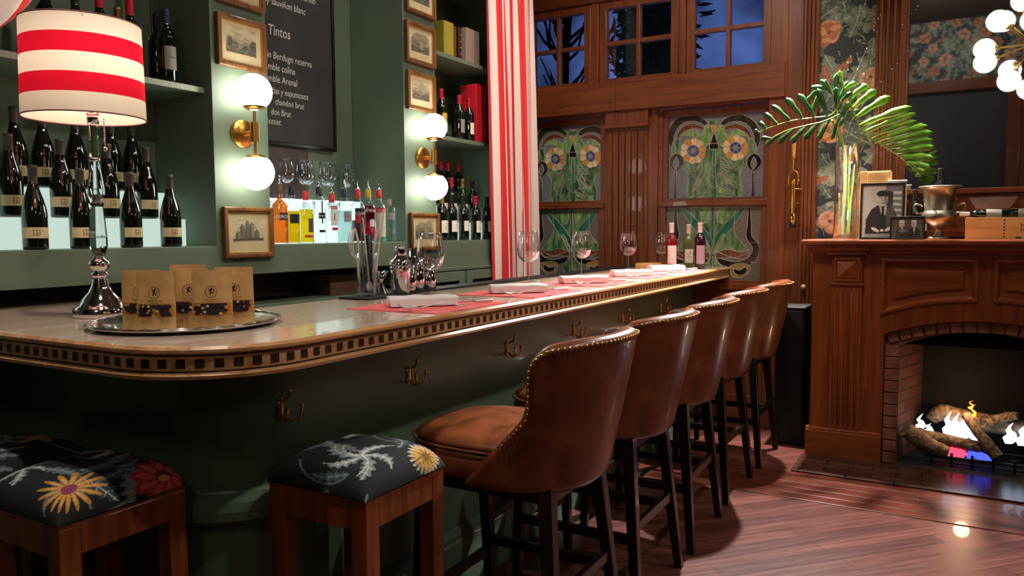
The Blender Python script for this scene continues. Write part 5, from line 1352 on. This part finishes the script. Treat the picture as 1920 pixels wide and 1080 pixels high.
spirit(3.258, 'vermouth bottle with red and black label', prof(.038, .19, .235, .285), '401018', .12, 'redlab', [('blk', .115, .185, -.7, .9), ('redlab', .105, .15, -.6, .1)], writing=[('CINZANO', .020, .15, 'whitelab')])
spirit(3.345, 'crimson bitter bottle with yellow neck', prof(.037, .19, .235, .29), '8c0c22', .20, 'yellow_label', [('whitelab', .085, .125, -.1, .7)], writing=[('CAMPARI', .022, .165, 'whitelab')])
spirit(3.437, 'clear gin bottle with red topped white label and red neck', prof(.038, .185, .235, .29), None, 0, 'redlab', [('label', .03, .165, -.8, .8), ('redlab', .165, .192, -.8, .8)], writing=[('GIN MG', .018, .170, 'whitelab')])
spirit(3.526, 'short clear square shouldered bottle with cork stopper, nearest the right pier', prof(.042, .19, .21, .245), None, 0, 'paleboard', [('silverlab', .125, .165, -.6, .6)], pour=False, glass='glass_green')

# ------------------------------------------------------------------ wine glasses
def make_glass(label, loc, group, big=1.27, gm_='vglass'):
    t = thing('wine_glass', label, 'wine glass', loc, 0, group)
    k = big
    MB().lathe([(.004, .096), (.020*k, .100), (.036*k, .116), (.0425*k, .138), (.044*k, .158), (.042*k, .188), (.038*k, .218), (.0345*k, .248), (.0335*k, .2485), (.037*k, .218), (.041*k, .188), (.043*k, .158), (.0415*k, .139), (.035*k, .118), (.019*k, .103), (.0, .100)], 36).build('bowl', gm_, t)
    MB().lathe([(.0, .006), (.0036, .008), (.0034, .05), (.0036, .09), (.006, .097), (0, .0975)], 12).build('stem', gm_, t)
    MB().lathe([(0, 0), (.036*k*.92, 0), (.037*k*.92, .0015), (.02, .0035), (.006, .0055), (.0, .006)], 36).build('foot', gm_, t)
    return t
gp = [(2.555, 1.842, 1.0975, 1.0), (3.40, 1.852, 1.0975, 1.02), (3.99, 1.832, 1.0975, 1.02), (4.63, 1.80, 1.0975, 1.0), (5.10, 1.74, 1.0975, .96)]
gl = ['large empty wine glass nearest the camera, behind the first napkin', 'empty wine glass in front of the striped curtain edge', 'empty wine glass in front of the left stained glass window', 'empty wine glass in front of the fluted wood pilaster', 'farthest empty wine glass, beside the three bottles']
g0 = make_glass(gl[0], gp[0][:3], 'wine glasses along the counter')
for (x, y, z, s_), l in list(zip(gp, gl))[1:]: dup(g0, (x, y, z), 0, l, scale=(s_, s_, s_))
gs = None
n = 0
for (x, y) in ((2.79, 3.03), (2.815, 3.07), (2.935, 3.03), (3.055, 3.03), (3.125, 3.07), (3.225, 3.03), (3.30, 3.07), (3.41, 3.03), (3.44, 3.07)):
    lb_ = 'clear wine glass on the riser behind the spirit bottles, %s from the left' % (ordn+['eighth', 'ninth'])[n]; n += 1
    if gs is None: gs = make_glass(lb_, (x, y, LZ+.2312), 'wine glasses stored behind the spirit bottles', 1.0, 'vglass'); gs.scale = (.95, .95, .84)
    else: dup(gs, (x, y, LZ+.2312), 0, lb_, scale=(.95, .95, .84))
for (x, y) in ((2.665, 2.955), (2.76, 2.93), (3.0, 2.94), (3.19, 2.94)):
    t = thing('tumbler', 'clear tumbler on the lower riser step behind the spirit bottles, %s from the left' % ordn[n-9], 'glass', (x, y, LZ+.116), 0, 'tumblers behind the spirit bottles'); n += 1
    MB().lathe([(0, 0), (.03, 0), (.034, .10), (.032, .10), (.028, .006), (0, .006)], 24).build('tumbler_body', 'vglass', t)

# ------------------------------------------------------------------ place settings
wds = ['nearest the camera', 'second from the camera', 'in the middle of the bar', 'fourth from the camera', 'farthest from the camera']
PX = [1.94, 2.575, 3.225, 3.86, 4.49]
rr = random.Random(2)
nap = []
def napkin(label, loc, rz):
    L_, r1, r2 = .118, .034, .019; mb = MB()
    rings = []
    for k in range(13):
        x = -L_+2*L_*k/12; e = 1-.10*(abs(k-6)/6)**6
        rings.append([Vector((x+.002*sin(q*3), r1*e*math.copysign(abs(cos(q))**.7, cos(q)), r2+r2*e*math.copysign(abs(sin(q))**.7, sin(q))+.0012*sin(k*1.3+q))) for q in [2*pi*j/20 for j in range(20)]])
    mb.loft(rings)
    t = thing('rolled_napkin', label, 'napkin', loc, rz, 'rolled napkins on the placemats')
    mb.build('cloth_roll', 'cloth_white', t)
    MB().grid(lambda u, v: (-L_*.97+2*L_*.97*u, -r1-.001-.004*v, .004+.024*(1-v)*.9), 12, 3).build('folded_edge', 'cloth_white', t, fixn=False)
    return t
def fork(label, loc, rz):
    t = thing('fork', label, 'fork', loc, rz, 'forks on the placemats')
    mb = MB(); path = [(0, -.10, .006), (0, -.05, .010), (0, .0, .012), (0, .04, .006), (0, .055, .004)]
    mb.grid(lambda u, v: ((u-.5)*(.013-.006*sin(pi*v)), -.10+.155*v, .004+.009*sin(pi*v)), 4, 12)
    mb.grid(lambda u, v: ((u-.5)*(.010+.014*min(1, v*2.5)), .053+.03*v, .004+.001*v+.004*sin(pi*v)), 4, 4)
    for k in range(4):
        x = -.0097+.0065*k; mb.tube([(x, .082, .005), (x, .10, .008), (x*.9, .122, .014)], [.0016, .0015, .0008], 6)
    o = mb.build('fork_body', 'satin', t, solid=.0018, fixn=False); return t
def knife(label, loc, rz):
    t = thing('knife', label, 'knife', loc, rz, 'knives rolled in the napkins')
    MB().loft([[Vector((x, w*cos(q), .008+h_*sin(q))) for q in [2*pi*j/12 for j in range(12)]] for x, w, h_ in ((.02, .006, .004), (.06, .0075, .0048), (.09, .009, .0055), (.098, .0075, .005), (.101, .003, .002))]).build('handle', 'satin', t)
    MB().box(-.10, .02, -.007, .007, .0072, .0088).build('blade', 'silver', t); return t
f0 = k0 = n0 = None
for i, x in enumerate(PX):
    tag(MB().box(x, x+.425, 1.375, 1.745, 1.0972, 1.0992).build('placemat', 'mat_red'), 'red woven placemat on the counter, %s' % wds[i], 'placemat', 'red placemats')
    ln = 'rolled white napkin on the red placemat %s' % wds[i]; lf = 'silver fork on the red placemat %s' % wds[i]; lk = 'knife with its handle sticking out of the napkin %s' % wds[i]
    ang = radians(-44+rr.uniform(-3, 3)); cx_, cy_ = x+.175, 1.555+rr.uniform(-.008, .008)
    if i == 0:
        n0 = napkin(ln, (cx_, cy_, 1.0995), ang); f0 = fork(lf, (x+.072, 1.432, 1.1), radians(42)); f0.scale = (1.35, 1, 1.7); k0 = knife(lk, (cx_+.145, cy_-.10, 1.0995), radians(-20))
    else:
        dup(n0, (cx_, cy_, 1.0995), ang, ln); dup(f0, (x+.072, 1.432, 1.1), radians(42+rr.uniform(-5, 5)), lf); dup(k0, (cx_+.125, cy_-.085, 1.0995), radians(-30+rr.uniform(-6, 6)), lk)
# three bottles and a packet at the far end
g = 'wine bottles at the far end of the counter'
def bar_bottle(x, y, body, liq, label, lab, duck=False, s=1.0):
    t = thing('wine_bottle', label, 'wine bottle', (x, y, 1.0975), radians(-64), g)
    t.scale = (s, s, s)
    MB().lathe(BORD, 28).build('bottle_body', body, t)
    bcap(t, 'whitelab' if liq != 'y' else 'label', .0140, .232, .303)
    lb = MB(); patch(lb, .0365, .035, .155 if not duck else .13, -.85, .85, 14); lo_ = lb.build('label', lab, t, fixn=False)
    pm = MB(); f_ = lambda a, c: ((.0365+.0011)*sin(a/.0365), -(.0376)*cos(a/.0365), c)
    if duck:
        d = [(-.014, .100), (-.006, .094), (.004, .094), (.010, .100), (.010, .108), (.014, .110), (.016, .1085), (.013, .114), (.009, .114), (.006, .108), (.004, .103), (-.006, .104)]
        tr = tessellate_polygon([[Vector((a, c, 0)) for a, c in d]]); pm.add([f_(a, c) for a, c in d], list(tr)); put_text(pm, 'CASA LAR', .009, lambda a, c: f_(a, .075+c), align='c')
    else: pm.add([f_(0, .06), f_(.003, .06), f_(.004, .075), f_(.001, .07)], [(0, 1, 2, 3)])
    pm.build('label_print', 'ink', lo_, fixn=False)
M['rose'] = pmat('rose_red_glass', '6e150d', .07, coat=.5); M['pale_green'] = pmat('pale_green_glass', '5c6238', .07, coat=.5); M['plum'] = pmat('plum_glass', '2c0a1c', .07, coat=.5); M['lilac'] = pmat('lilac_label', 'a08c98', .5)
bar_bottle(4.93, 1.615, 'rose', 'r', 'rose wine bottle with tall white label, left of the three at the bar end', 'whitelab')
bar_bottle(5.16, 1.572, 'pale_green', 'y', 'white wine bottle with duck label, middle of the three at the end of the bar', 'label', True, .97)
bar_bottle(5.03, 1.455, 'plum', 'p', 'dark plum wine bottle with lilac label, right of the three at the bar end', 'lilac')
t = thing('wrapped_packet', 'small tan paper packet with a dark mark lying near the farthest glass', 'packet', (4.90, 1.76, 1.0975), radians(-25))
MB().box(-.10, .10, -.03, .03, 0, .04).build('packet', 'kraft', t, bevel=.01); MB().box(.03, .08, -.031, -.0305, .005, .02).build('dark_mark', 'ink', t)

# ------------------------------------------------------------------ bar tools on the mat
ZM = 1.1055
t = thing('tool_jar', 'tall clear glass jar holding bar tools on the black mat', 'jar', (2.318, 1.975, ZM))
MB().lathe([(0, 0), (.036, 0), (.038, .004), (.038, .165), (.036, .165), (.0355, .01), (0, .01)], 32).build('jar_body', 'vglass', t)
t = thing('bar_spoon', 'twisted bar spoon standing in the glass jar', 'spoon', (2.31, 1.965, ZM+.012))
mb = MB(); mb.sphere((-.005, -.012, .022), .017, 14, sc=(1, .4, 1.35)); mb.tube([(-.005+.012*k/20-.02*(k/20), -.012+.02*k/20, .04+.0125*k) for k in range(21)], [.0028+.0006*(k % 2) for k in range(21)], 6); mb.build('spoon_body', 'satin', t)
tag(MB().tube([(2.330, 1.975, ZM+.012), (2.337, 1.980, ZM+.23), (2.337, 1.980, ZM+.236)], [.013, .0145, .009], 16).build('muddler', 'plastic_black'), 'black muddler standing in the glass jar', 'muddler')
t = thing('cocktail_strainer', 'wire cocktail strainer leaning out of the left of the jar', 'strainer', (2.295, 1.99, ZM+.012))
mb = MB()
for s_ in (-1, 0, 1): mb.tube([(.0, .0, .0), (-.012+.006*s_, -.0, .13), (-.040+.008*s_, .0, .15), (-.05+.012*s_, 0, .20), (-.04+.012*s_, 0, .245), (-.02, 0, .25), (-.008+.004*s_, 0, .2), (0, 0, .12)], .0022, 6)
mb.build('wire_body', 'satin', t)
tag(MB().tube([(2.333, 1.955, ZM+.012), (2.352, 1.94, ZM+.20), (2.372, 1.93, ZM+.33)], .0035, 8).build('drinking_straw', 'satin'), 'long steel straw leaning to the right out of the jar', 'straw')
t = thing('ice_tongs', 'steel ice tongs leaning on the right rim of the jar', 'tongs', (2.342, 1.972, ZM+.012))
MB().tube([(0, 0, 0), (.012, -.004, .09), (.004, -.005, .15), (.022, -.01, .24)], [.004, .005, .0045, .006], 8).build('tong_arm', 'satin', t)
tag(MB().tube([(2.312, 1.985, ZM+.012), (2.300, 1.985, ZM+.28)], .003, 8).build('drinking_straw', pmat('grey_straw', '6a6a70', .4)), 'dark grey straw standing upright in the jar', 'straw')
tag(MB().lathe([(0, 0), (.034, 0), (.033, .004), (.010, .043), (.010, .046), (.035, .092), (.0335, .092), (.009, .05), (0, .05)], 32, c=(2.405, 1.982, ZM)).build('jigger', 'chrome'), 'hourglass shaped steel jigger between jar and shaker', 'jigger')
t = thing('cocktail_shaker', 'steel cobbler cocktail shaker on the bar mat', 'shaker', (2.475, 1.935, ZM))
MB().lathe([(0, 0), (.034, 0), (.036, .004), (.043, .10), (.043, .108), (0, .108)], 36).build('shaker_body', 'chrome', t)
MB().lathe([(.044, .108), (.045, .112), (.042, .125), (.03, .142), (.022, .15), (.021, .152), (0, .152)], 36).build('strainer_top', 'chrome', t)
MB().lathe([(.021, .152), (.022, .155), (.021, .182), (.019, .188), (0, .189)], 28).build('cap', 'chrome', t)
for x, y, h_, r_, l in ((2.575, 1.975, .142, .041, 'steel mixing tin beside the cocktail shaker'), (2.655, 1.99, .178, .040, 'taller steel mixing tin behind the large wine glass'), (2.735, 1.985, .135, .038, 'short steel mixing tin at the right of the group')):
    tag(MB().lathe([(0, 0), (r_*.82, 0), (r_*.85, .004), (r_, h_), (r_-.002, h_), (r_*.8, .008), (0, .008)], 36, c=(x, y, ZM)).build('mixing_tin', 'chrome'), l, 'mixing tin')

# ------------------------------------------------------------------ on the mantelpiece
ZS = 1.2925
def fpx(x, y, X):
    d = _fw + _r2*((x-960)/1450) - _u2*((y-540)/1450); t = X/d.x; return Vector((X, d.y*t, EYE+d.z*t))
VX, VY = 5.10, .583
t = thing('glass_vase', 'tall clear cylinder vase holding tropical leaves on the mantelpiece', 'vase', (VX, VY, ZS))
MB().lathe([(0, 0), (.064, 0), (.067, .004), (.067, .56), (.0645, .56), (.064, .02), (0, .02)], 36).build('vase_body', 'vglass', t)
MB().lathe([(0, .021), (.0635, .021), (.0635, .19), (0, .19)], 32).build('water', 'water', t)
def leaf(label, mat, X0, attach, rib, lobes, wid, stem_to, dx=.0, cat='leaf stem'):
    """lobed leaf: rib and lobe tips are sketched on the plane X0 and then arched toward the room"""
    A = fpx(*attach, X0)
    def bend(p):
        d = sqrt((p.y-A.y)**2+(p.z-A.z)**2); return Vector((p.x-dx*d-.10*d*d, p.y, p.z))
    ribp = [bend(fpx(a, c, X0)) for a, c in rib]; R = smooth([tuple(p) for p in ribp], 6)
    t = thing('palm_leaf', label, cat, (0, 0, 0), 0, 'tropical leaves in the vase')
    mb = MB(); n = len(lobes)
    for i, (tx, ty, w) in enumerate(lobes):
        k = i/(n-1)*(len(R)-1); a = int(min(k, len(R)-2)); b0 = Vector(R[a])+(Vector(R[a+1])-Vector(R[a]))*(k-a)
        tip = bend(fpx(tx, ty, X0)); d = tip-b0; L_ = d.length; d.normalize(); s_ = Vector((.25, -d.z, d.y)).normalized()*wid*w
        N = 9; mid = (tip+b0)/2+Vector((-.018, 0, .012))
        def P(q, e):
            c = b0*(1-q)**2+mid*2*q*(1-q)+tip*q*q
            wv = (.40+.62*q+.12*sin(q*14+i))*(1 if q < .88 else max(.02, (1-q)/.12)**.5)
            return c+s_*e*wv+Vector((.012*abs(e)*wid/.02, 0, -.003*abs(e)))
        mb.grid(lambda u, v: P(v, 2*u-1), 4, N)
    mb.build('leaf_blade', mat, t, solid=.0012, fixn=False)
    rbm = MB().tube(R, [.005-.003*k/(len(R)-1) for k in range(len(R))], 6)
    st = Vector((VX+stem_to[0], VY+stem_to[1], ZS+.03)); m1 = Vector((VX+stem_to[0]*.6, VY+stem_to[1]*.5, ZS+.45))
    rbm.tube(smooth([tuple(st), tuple(m1), tuple((m1+A)/2+Vector((0, 0, .03))), tuple(A)], 6), .0045, 8)
    rbm.build('leaf_stalk', 'stem', t)
leaf('large bright green lobed tropical leaf fanning right in front of the mirror', 'leaf', 4.98, (1618, 250), [(1583, 160), (1600, 205), (1618, 248), (1652, 272), (1688, 296), (1722, 326)],
     [(1580, 140, .6), (1608, 160, .7), (1630, 163, .8), (1645, 172, .9), (1672, 184, 1), (1712, 204, 1), (1719, 216, .8), (1720, 230, .8), (1741, 240, 1), (1751, 252, .9), (1751, 266, .9), (1754, 279, .9), (1752, 300, 1), (1745, 318, .9), (1736, 326, .7), (1724, 334, .6)], .026, (.01, -.02), .35)
leaf('long dark green lobed leaf reaching left over the wooden post', 'leaf_dark', 4.90, (1560, 225), [(1578, 190), (1560, 215), (1525, 222), (1490, 228), (1455, 240), (1430, 252)],
     [(1600, 175, .8), (1570, 165, .9), (1535, 168, 1), (1500, 178, 1), (1478, 186, 1), (1452, 200, .9), (1440, 215, .8), (1430, 232, .8), (1422, 248, .6)], .021, (-.01, .02), .25)
leaf('dark green lobed leaf hanging below the long left leaf', 'leaf_dark', 4.93, (1562, 230), [(1575, 215), (1545, 228), (1515, 236), (1480, 246), (1450, 262)],
     [(1560, 262, .7), (1535, 262, .9), (1510, 262, 1), (1485, 270, 1), (1462, 272, .9), (1440, 276, .8), (1432, 262, .8)], .021, (-.02, .01), .2)
leaf('dark green upright leaf behind the vase rim', 'leaf_dark', 5.06, (1570, 225), [(1572, 235), (1568, 200), (1560, 170), (1550, 150)],
     [(1612, 205, .9), (1606, 180, 1), (1592, 152, 1), (1570, 138, .9), (1540, 150, .9), (1520, 165, .9), (1512, 190, .9), (1520, 215, .8)], .020, (.02, .01), .1)
mb_t = [((1572, 250), (1600, 150), (1640, 60), (1652, 18)), ((1580, 250), (1620, 140), (1680, 60), (1722, 12)), ((1588, 255), (1640, 170), (1690, 110), (1705, 88)), ((1568, 255), (1585, 150), (1602, 80), (1612, 50)), ((1592, 250), (1612, 180), (1630, 110), (1640, 40))]
for i, tw in enumerate(mb_t):
    t = thing('budding_twig', 'thin brown twig with small white buds, %s from the left above the vase' % ordn[i], 'twig', (0, 0, 0), 0, 'budding twigs in the vase')
    X0 = 5.14+.02*i; pts = [fpx(a, c, X0) for a, c in tw]; st = Vector((VX+.01*i-.02, VY+.008*i-.02, ZS+.03))
    path = smooth([tuple(st)]+[tuple(p) for p in pts], 5); MB().tube(path, [.003-.0018*k/(len(path)-1) for k in range(len(path))], 6).build('twig_stem', 'twig', t)
    bm_ = MB(); r_ = random.Random(i)
    for k in range(9, len(path), 1):
        if r_.random() < .55: q = path[k]; bm_.sphere((q[0]-.004, q[1]+r_.uniform(-.006, .006), q[2]+r_.uniform(-.01, .01)), r_.uniform(.002, .004), 6, sc=(1, 1, 1.5))
    bm_.build('bud', 'bud', t)
for i, (a, c) in enumerate(((-.03, .01), (-.035, -.015))):
    t = thing('reed_blade', 'broad green blade standing in the vase water, %s' % ('left one', 'right one')[i], 'leaf stem', (VX, VY, ZS+.025), 0)
    MB().grid(lambda u, v: (-.03+.01*i, .035-.05*i-.03*(v if i else 0)+(u-.5)*.018*(1-v*.6), .42*v*(.6 if i == 0 else 1)), 2, 10).build('blade', 'stem', t, solid=.002, fixn=False)

t = thing('wine_box', 'tall pale wooden wine box standing behind the portrait photograph', 'wooden box', (5.17, .425, ZS))
MB().box(-.04, .06, -.082, .088, 0, .405).build('box_body', 'pinebox', t, bevel=.002)
MB().box(-.046, -.0405, -.07, .045, .30, .40).build('sliding_lid', 'pinebox', t, bevel=.002)
tag(MB().box(5.18, 5.27, .262, .335, ZS, 1.605).build('wine_box', 'pinebox', bevel=.002), 'small pale wooden box right of the tall wine box, behind the frames', 'wooden box')
tag(MB().box(5.10, 5.16, .262, .352, ZS, 1.6305).box(5.095, 5.165, .255, .355, 1.6305, 1.638).build('white_packet', 'white_paint', bevel=.003), 'thin white packet behind the top edge of the portrait frame', 'packet')
def photo_frame(label, y0, y1, h, x, cv_, b_=.012):
    t = thing('photo_frame', label, 'framed photograph', (x, (y0+y1)/2, ZS), 0, 'framed photographs on the mantelpiece'); w = abs(y1-y0)/2
    lean = .08; P_ = lambda a, c, d: Vector((d+lean*c, a, c))
    MB().prism([(-w, 0), (w, 0), (w, h), (-w, h)], [[(-w+b_, b_), (w-b_, b_), (w-b_, h-b_), (-w+b_, h-b_)]], P_, -.008, .008).build('frame', 'black_frame', t, bevel=.002)
    MB().prism([(-w+.002, .002), (w-.002, .002), (w-.002, h-.002), (-w+.002, h-.002)], [], P_, .002, .008).build('backing', 'black_frame', t)
    MB().box(.008, .05+lean*h*.4, -.01, .01, 0, .004).tube([(.012+lean*h*.7, 0, h*.7), (.075, 0, .002)], .004, 6).build('easel_leg', 'black_frame', t)
    cv_.build('photograph', lambda u, v: (.0005+lean*(h-b_-(h-2*b_)*v), w-b_-(2*w-2*b_)*u, h-b_-(h-2*b_)*v), 'paint', t)
c = Canvas(108, 146, 'b5b1a9')
c.poly([(62, 0), (108, 0), (108, 146), (62, 146)], '6f6d69')
for k in range(6): c.poly([(82, 18+16*k), (104, 20+16*k), (104, 27+16*k), (82, 25+16*k)], 'bdb9b2')
c.poly([(64, 20), (80, 20), (82, 60), (64, 60)], '33322f')
c.poly([(8, 146), (10, 95), (24, 68), (42, 56), (54, 60), (68, 56), (84, 66), (94, 90), (96, 130), (92, 146)], '22211f')
c.poly([(62, 62), (84, 66), (92, 96), (82, 128), (66, 124)], '4a4845')
c.poly([(44, 56), (56, 66), (66, 54), (62, 84), (54, 92)], 'b9b5ae'); c.poly([(51, 62), (58, 62), (60, 96), (52, 96)], '1b1a19')
c.ell(55, 40, 13, 17, 'b3aea6'); c.ell(62, 42, 5, 12, '84807a'); c.ell(50, 38, 2.6, 1.2, '2b2a28'); c.ell(60, 38, 2.6, 1.2, '2b2a28'); c.poly([(54, 38), (57, 46), (53, 47)], '7d7973'); c.ell(55, 51, 4.5, 1.2, '4a4744')
c.ell(56, 24, 19, 9, '232321'); c.poly([(38, 26), (74, 26), (72, 33), (42, 33)], '232321'); c.ell(68, 20, 6, 4, '3a3936')
c.ell(36, 124, 12, 4.5, 'c9c5bd', .5); c.ell(72, 122, 12, 4.5, 'c9c5bd', -.5); c.ell(54, 126, 5, 4, 'd8d5ce'); c.poly([(8, 136), (96, 134), (96, 146), (8, 146)], '8f8c86'); c.mottle(.08, 3)
photo_frame('black framed black and white portrait of a person in a beret, dark suit and tie', .489, .255, .326, 4.95, c)
c = Canvas(100, 72, '4a443c')
for x, f_ in ((32, 1), (70, 0)):
    c.poly([(x-20, 72), (x-16, 42), (x-4, 34), (x+8, 34), (x+18, 44), (x+22, 72)], '2a2724' if f_ else '1f1d1b'); c.ell(x, 22, 9, 12, 'a39c90'); c.ell(x, 12, 9, 5, 'c0bab0'); c.ell(x-3, 21, 1.6, 1, '2c2926'); c.ell(x+4, 21, 1.6, 1, '2c2926'); c.ell(x, 28, 3.4, 1, '4b4540'); c.poly([(x-3, 34), (x+4, 34), (x+1, 56)], 'a8a298')
c.ell(36, 46, 14, 6, '6b6358'); c.mottle(.15, 3)
photo_frame('small black framed black and white photograph of two people in dark suits', .325, .148, .130, 4.885, c, .009)

t = thing('ice_bucket', 'aged silver footed ice bucket with two side handles on the mantelpiece', 'ice bucket', (5.08, .085, ZS))
MB().lathe([(0, 0), (.058, 0), (.06, .006), (.05, .012), (.03, .02), (.020, .035), (.018, .05), (.026, .056), (.030, .062), (.05, .075), (.078, .098), (.090, .125), (.088, .148), (.078, .160), (.076, .165), (.082, .235), (.088, .28), (.108, .293), (.112, .298), (.108, .302), (.084, .29), (.075, .20), (.06, .10), (0, .09)], 40).build('bucket_body', 'agedsilver', t)
for s_ in (-1, 1):
    MB().tube(smooth([(0, s_*.085, .15), (0, s_*.115, .15), (0, s_*.128, .175), (0, s_*.122, .20), (0, s_*.098, .195), (0, s_*.088, .185)], 4), .006, 8).build('handle', 'agedsilver', t)
bt = bottle('bord', 'dark wine bottle neck standing in the silver ice bucket', (5.085, .085, ZS+.10), 0, 'bottles on the mantelpiece', 'black_foil', None, 'bottle')
for i, (y, x) in enumerate(((.235, 5.30), (.215, 5.22), (.185, 5.28))):
    bottle('bord', 'small dark bottle behind the ice bucket, %s from the left' % ordn[i], (x, y, ZS+.0), 0, 'bottles on the mantelpiece', 'grey_foil', 'label', 'bottle', (.05, .13), .8, sc=.92+.05*(i % 2))
t = thing('wine_crate', 'open pale wooden wine crate with black stamped letters at the right end of the mantelpiece', 'crate', (4.93, -.046, ZS))
MB().box(0, .012, -.42, 0, 0, .118).box(.15, .162, -.42, 0, 0, .118).box(.012, .15, -.012, 0, 0, .118).box(.012, .15, -.42, -.408, 0, .118).box(.012, .15, -.408, -.012, 0, .01).box(-.002, 0, -.1835, -.182, 0, .118).build('crate_body', 'pinebox', t, bevel=.0015)
mb = MB()
put_text(mb, 'MARQUES', .034, lambda a, c_: (-.0008, -.252-a, .062+c_), xs=.9); put_text(mb, 'RISCAL', .022, lambda a, c_: (-.0008, -.252-a, .042+c_), xs=.9)
mb.add([(-.0008, -.232, .006), (-.0008, -.258, .006), (-.0008, -.258, .014), (-.0008, -.232, .014)], [(0, 1, 2, 3)])
for k in range(6): mb.add([(-.0008, -.176, .008+.018*k), (-.0008, -.182, .008+.018*k), (-.0008, -.182, .017+.018*k), (-.0008, -.176, .017+.018*k)], [(0, 1, 2, 3)])
mb.build('stamped_letters', 'ink', t, fixn=False)
for i, (y, ang, c1) in enumerate(((-.02, .10, 'whitelab'), (-.17, -.06, 'whitelab'), (-.30, .05, 'red_foil'))):
    t = thing('wine_bottle', ('dark bottle with white capsule lying across the left of the crate', 'bottle with pale label lying in the middle of the crate', 'dark bottle lying at the right end of the crate')[i], 'wine bottle', (4.985+.025*i, y, ZS+.138), 0, 'bottles lying in the crate')
    T_ = Matrix.Rotation(ang, 4, 'Z') @ Matrix.Rotation(radians(94), 4, 'X') @ Matrix.Translation((0, 0, -.0))
    T_ = Matrix.Translation((0, -.27 if i < 2 else -.05, -.0)) @ Matrix.Rotation(-pi/2+.06, 4, 'X') if 0 else Matrix.Rotation(ang, 4, 'Z') @ Matrix.Translation((0, -.24, -.006)) @ Matrix.Rotation(radians(-88), 4, 'X')
    s_ = Matrix.Scale(.80, 4)
    MB().lathe(BORD, 24, T=T_ @ s_).build('bottle_body', 'bottle', t)
    MB().lathe([(.0150, .245), (.0158, .304), (.012, .3055), (0, .3055)], 16, T=T_ @ s_).build('capsule', c1, t)
    MB().lathe([(.0372, .06), (.0372, .15)], 24, T=T_ @ s_).build('label', 'grey_label', t)

# brass corkscrew mounted on the post
t = thing('wall_corkscrew', 'polished brass lever corkscrew with wooden handle mounted on the wood post', 'corkscrew', (5.345, .932, 1.37))
MB().tube([(0, 0, .06), (0, 0, .30)], .013, 16).lathe([(0, .28), (.016, .28), (.016, .31), (0, .31)], 16).lathe([(.017, .03), (.02, .05), (.02, .075), (.014, .085), (.0, .085)], 16).build('barrel', 'polbrass', t)
MB().lathe([(.015, -.005), (.019, 0), (.019, .03), (.015, .03)], 16).build('bottle_grip', 'plastic_black', t)
MB().tube(smooth([(0, -.027, .27), (0, -.030, .32), (0, -.020, .355), (0, 0, .368), (0, .020, .355), (0, .030, .32), (0, .027, .27)], 4), .004, 8).tube([(0, 0, .366), (0, 0, .42), (.0, .002, .45)], [.006, .004, .005], 8).sphere((0, -.034, .305), .007, 8).sphere((0, .034, .305), .007, 8).build('lever_yoke', 'polbrass', t)
MB().lathe([(0, .445), (.008, .445), (.010, .47), (.013, .53), (.012, .555), (.006, .562), (0, .562)], 14).build('wooden_grip', 'pinebox', t)
MB().tube([(0, 0, .10), (.05, 0, .10)], .008, 8).tube([(0, 0, .25), (.05, 0, .25)], .008, 8).tube([(0, -.01, .25), (0, -.045, .245)], .004, 8).sphere((0, -.048, .245), .007, 8).tube([(0, -.01, .155), (0, -.04, .155)], .005, 8).build('wall_bracket', 'polbrass', t)
t = thing('waste_bin', 'black square bin between the last bar stool and the fireplace', 'bin', (5.15, .865, 0))
MB().box(-.13, .13, -.07, .10, 0, .855).build('bin_body', 'rubber', t, bevel=.01); MB().box(-.135, .135, -.075, .105, .856, .872).build('lid', 'rubber', t, bevel=.006)
tag(MB().sphere((5.33, .855, .978), .016, 12).tube([(5.33, .855, .978), (5.37, .855, .978)], .006, 8).build('coat_peg', pmat('pale_green_knob', 'a8ad80', .4)), 'small pale knob on the wooden post beside the mantelpiece', 'peg')
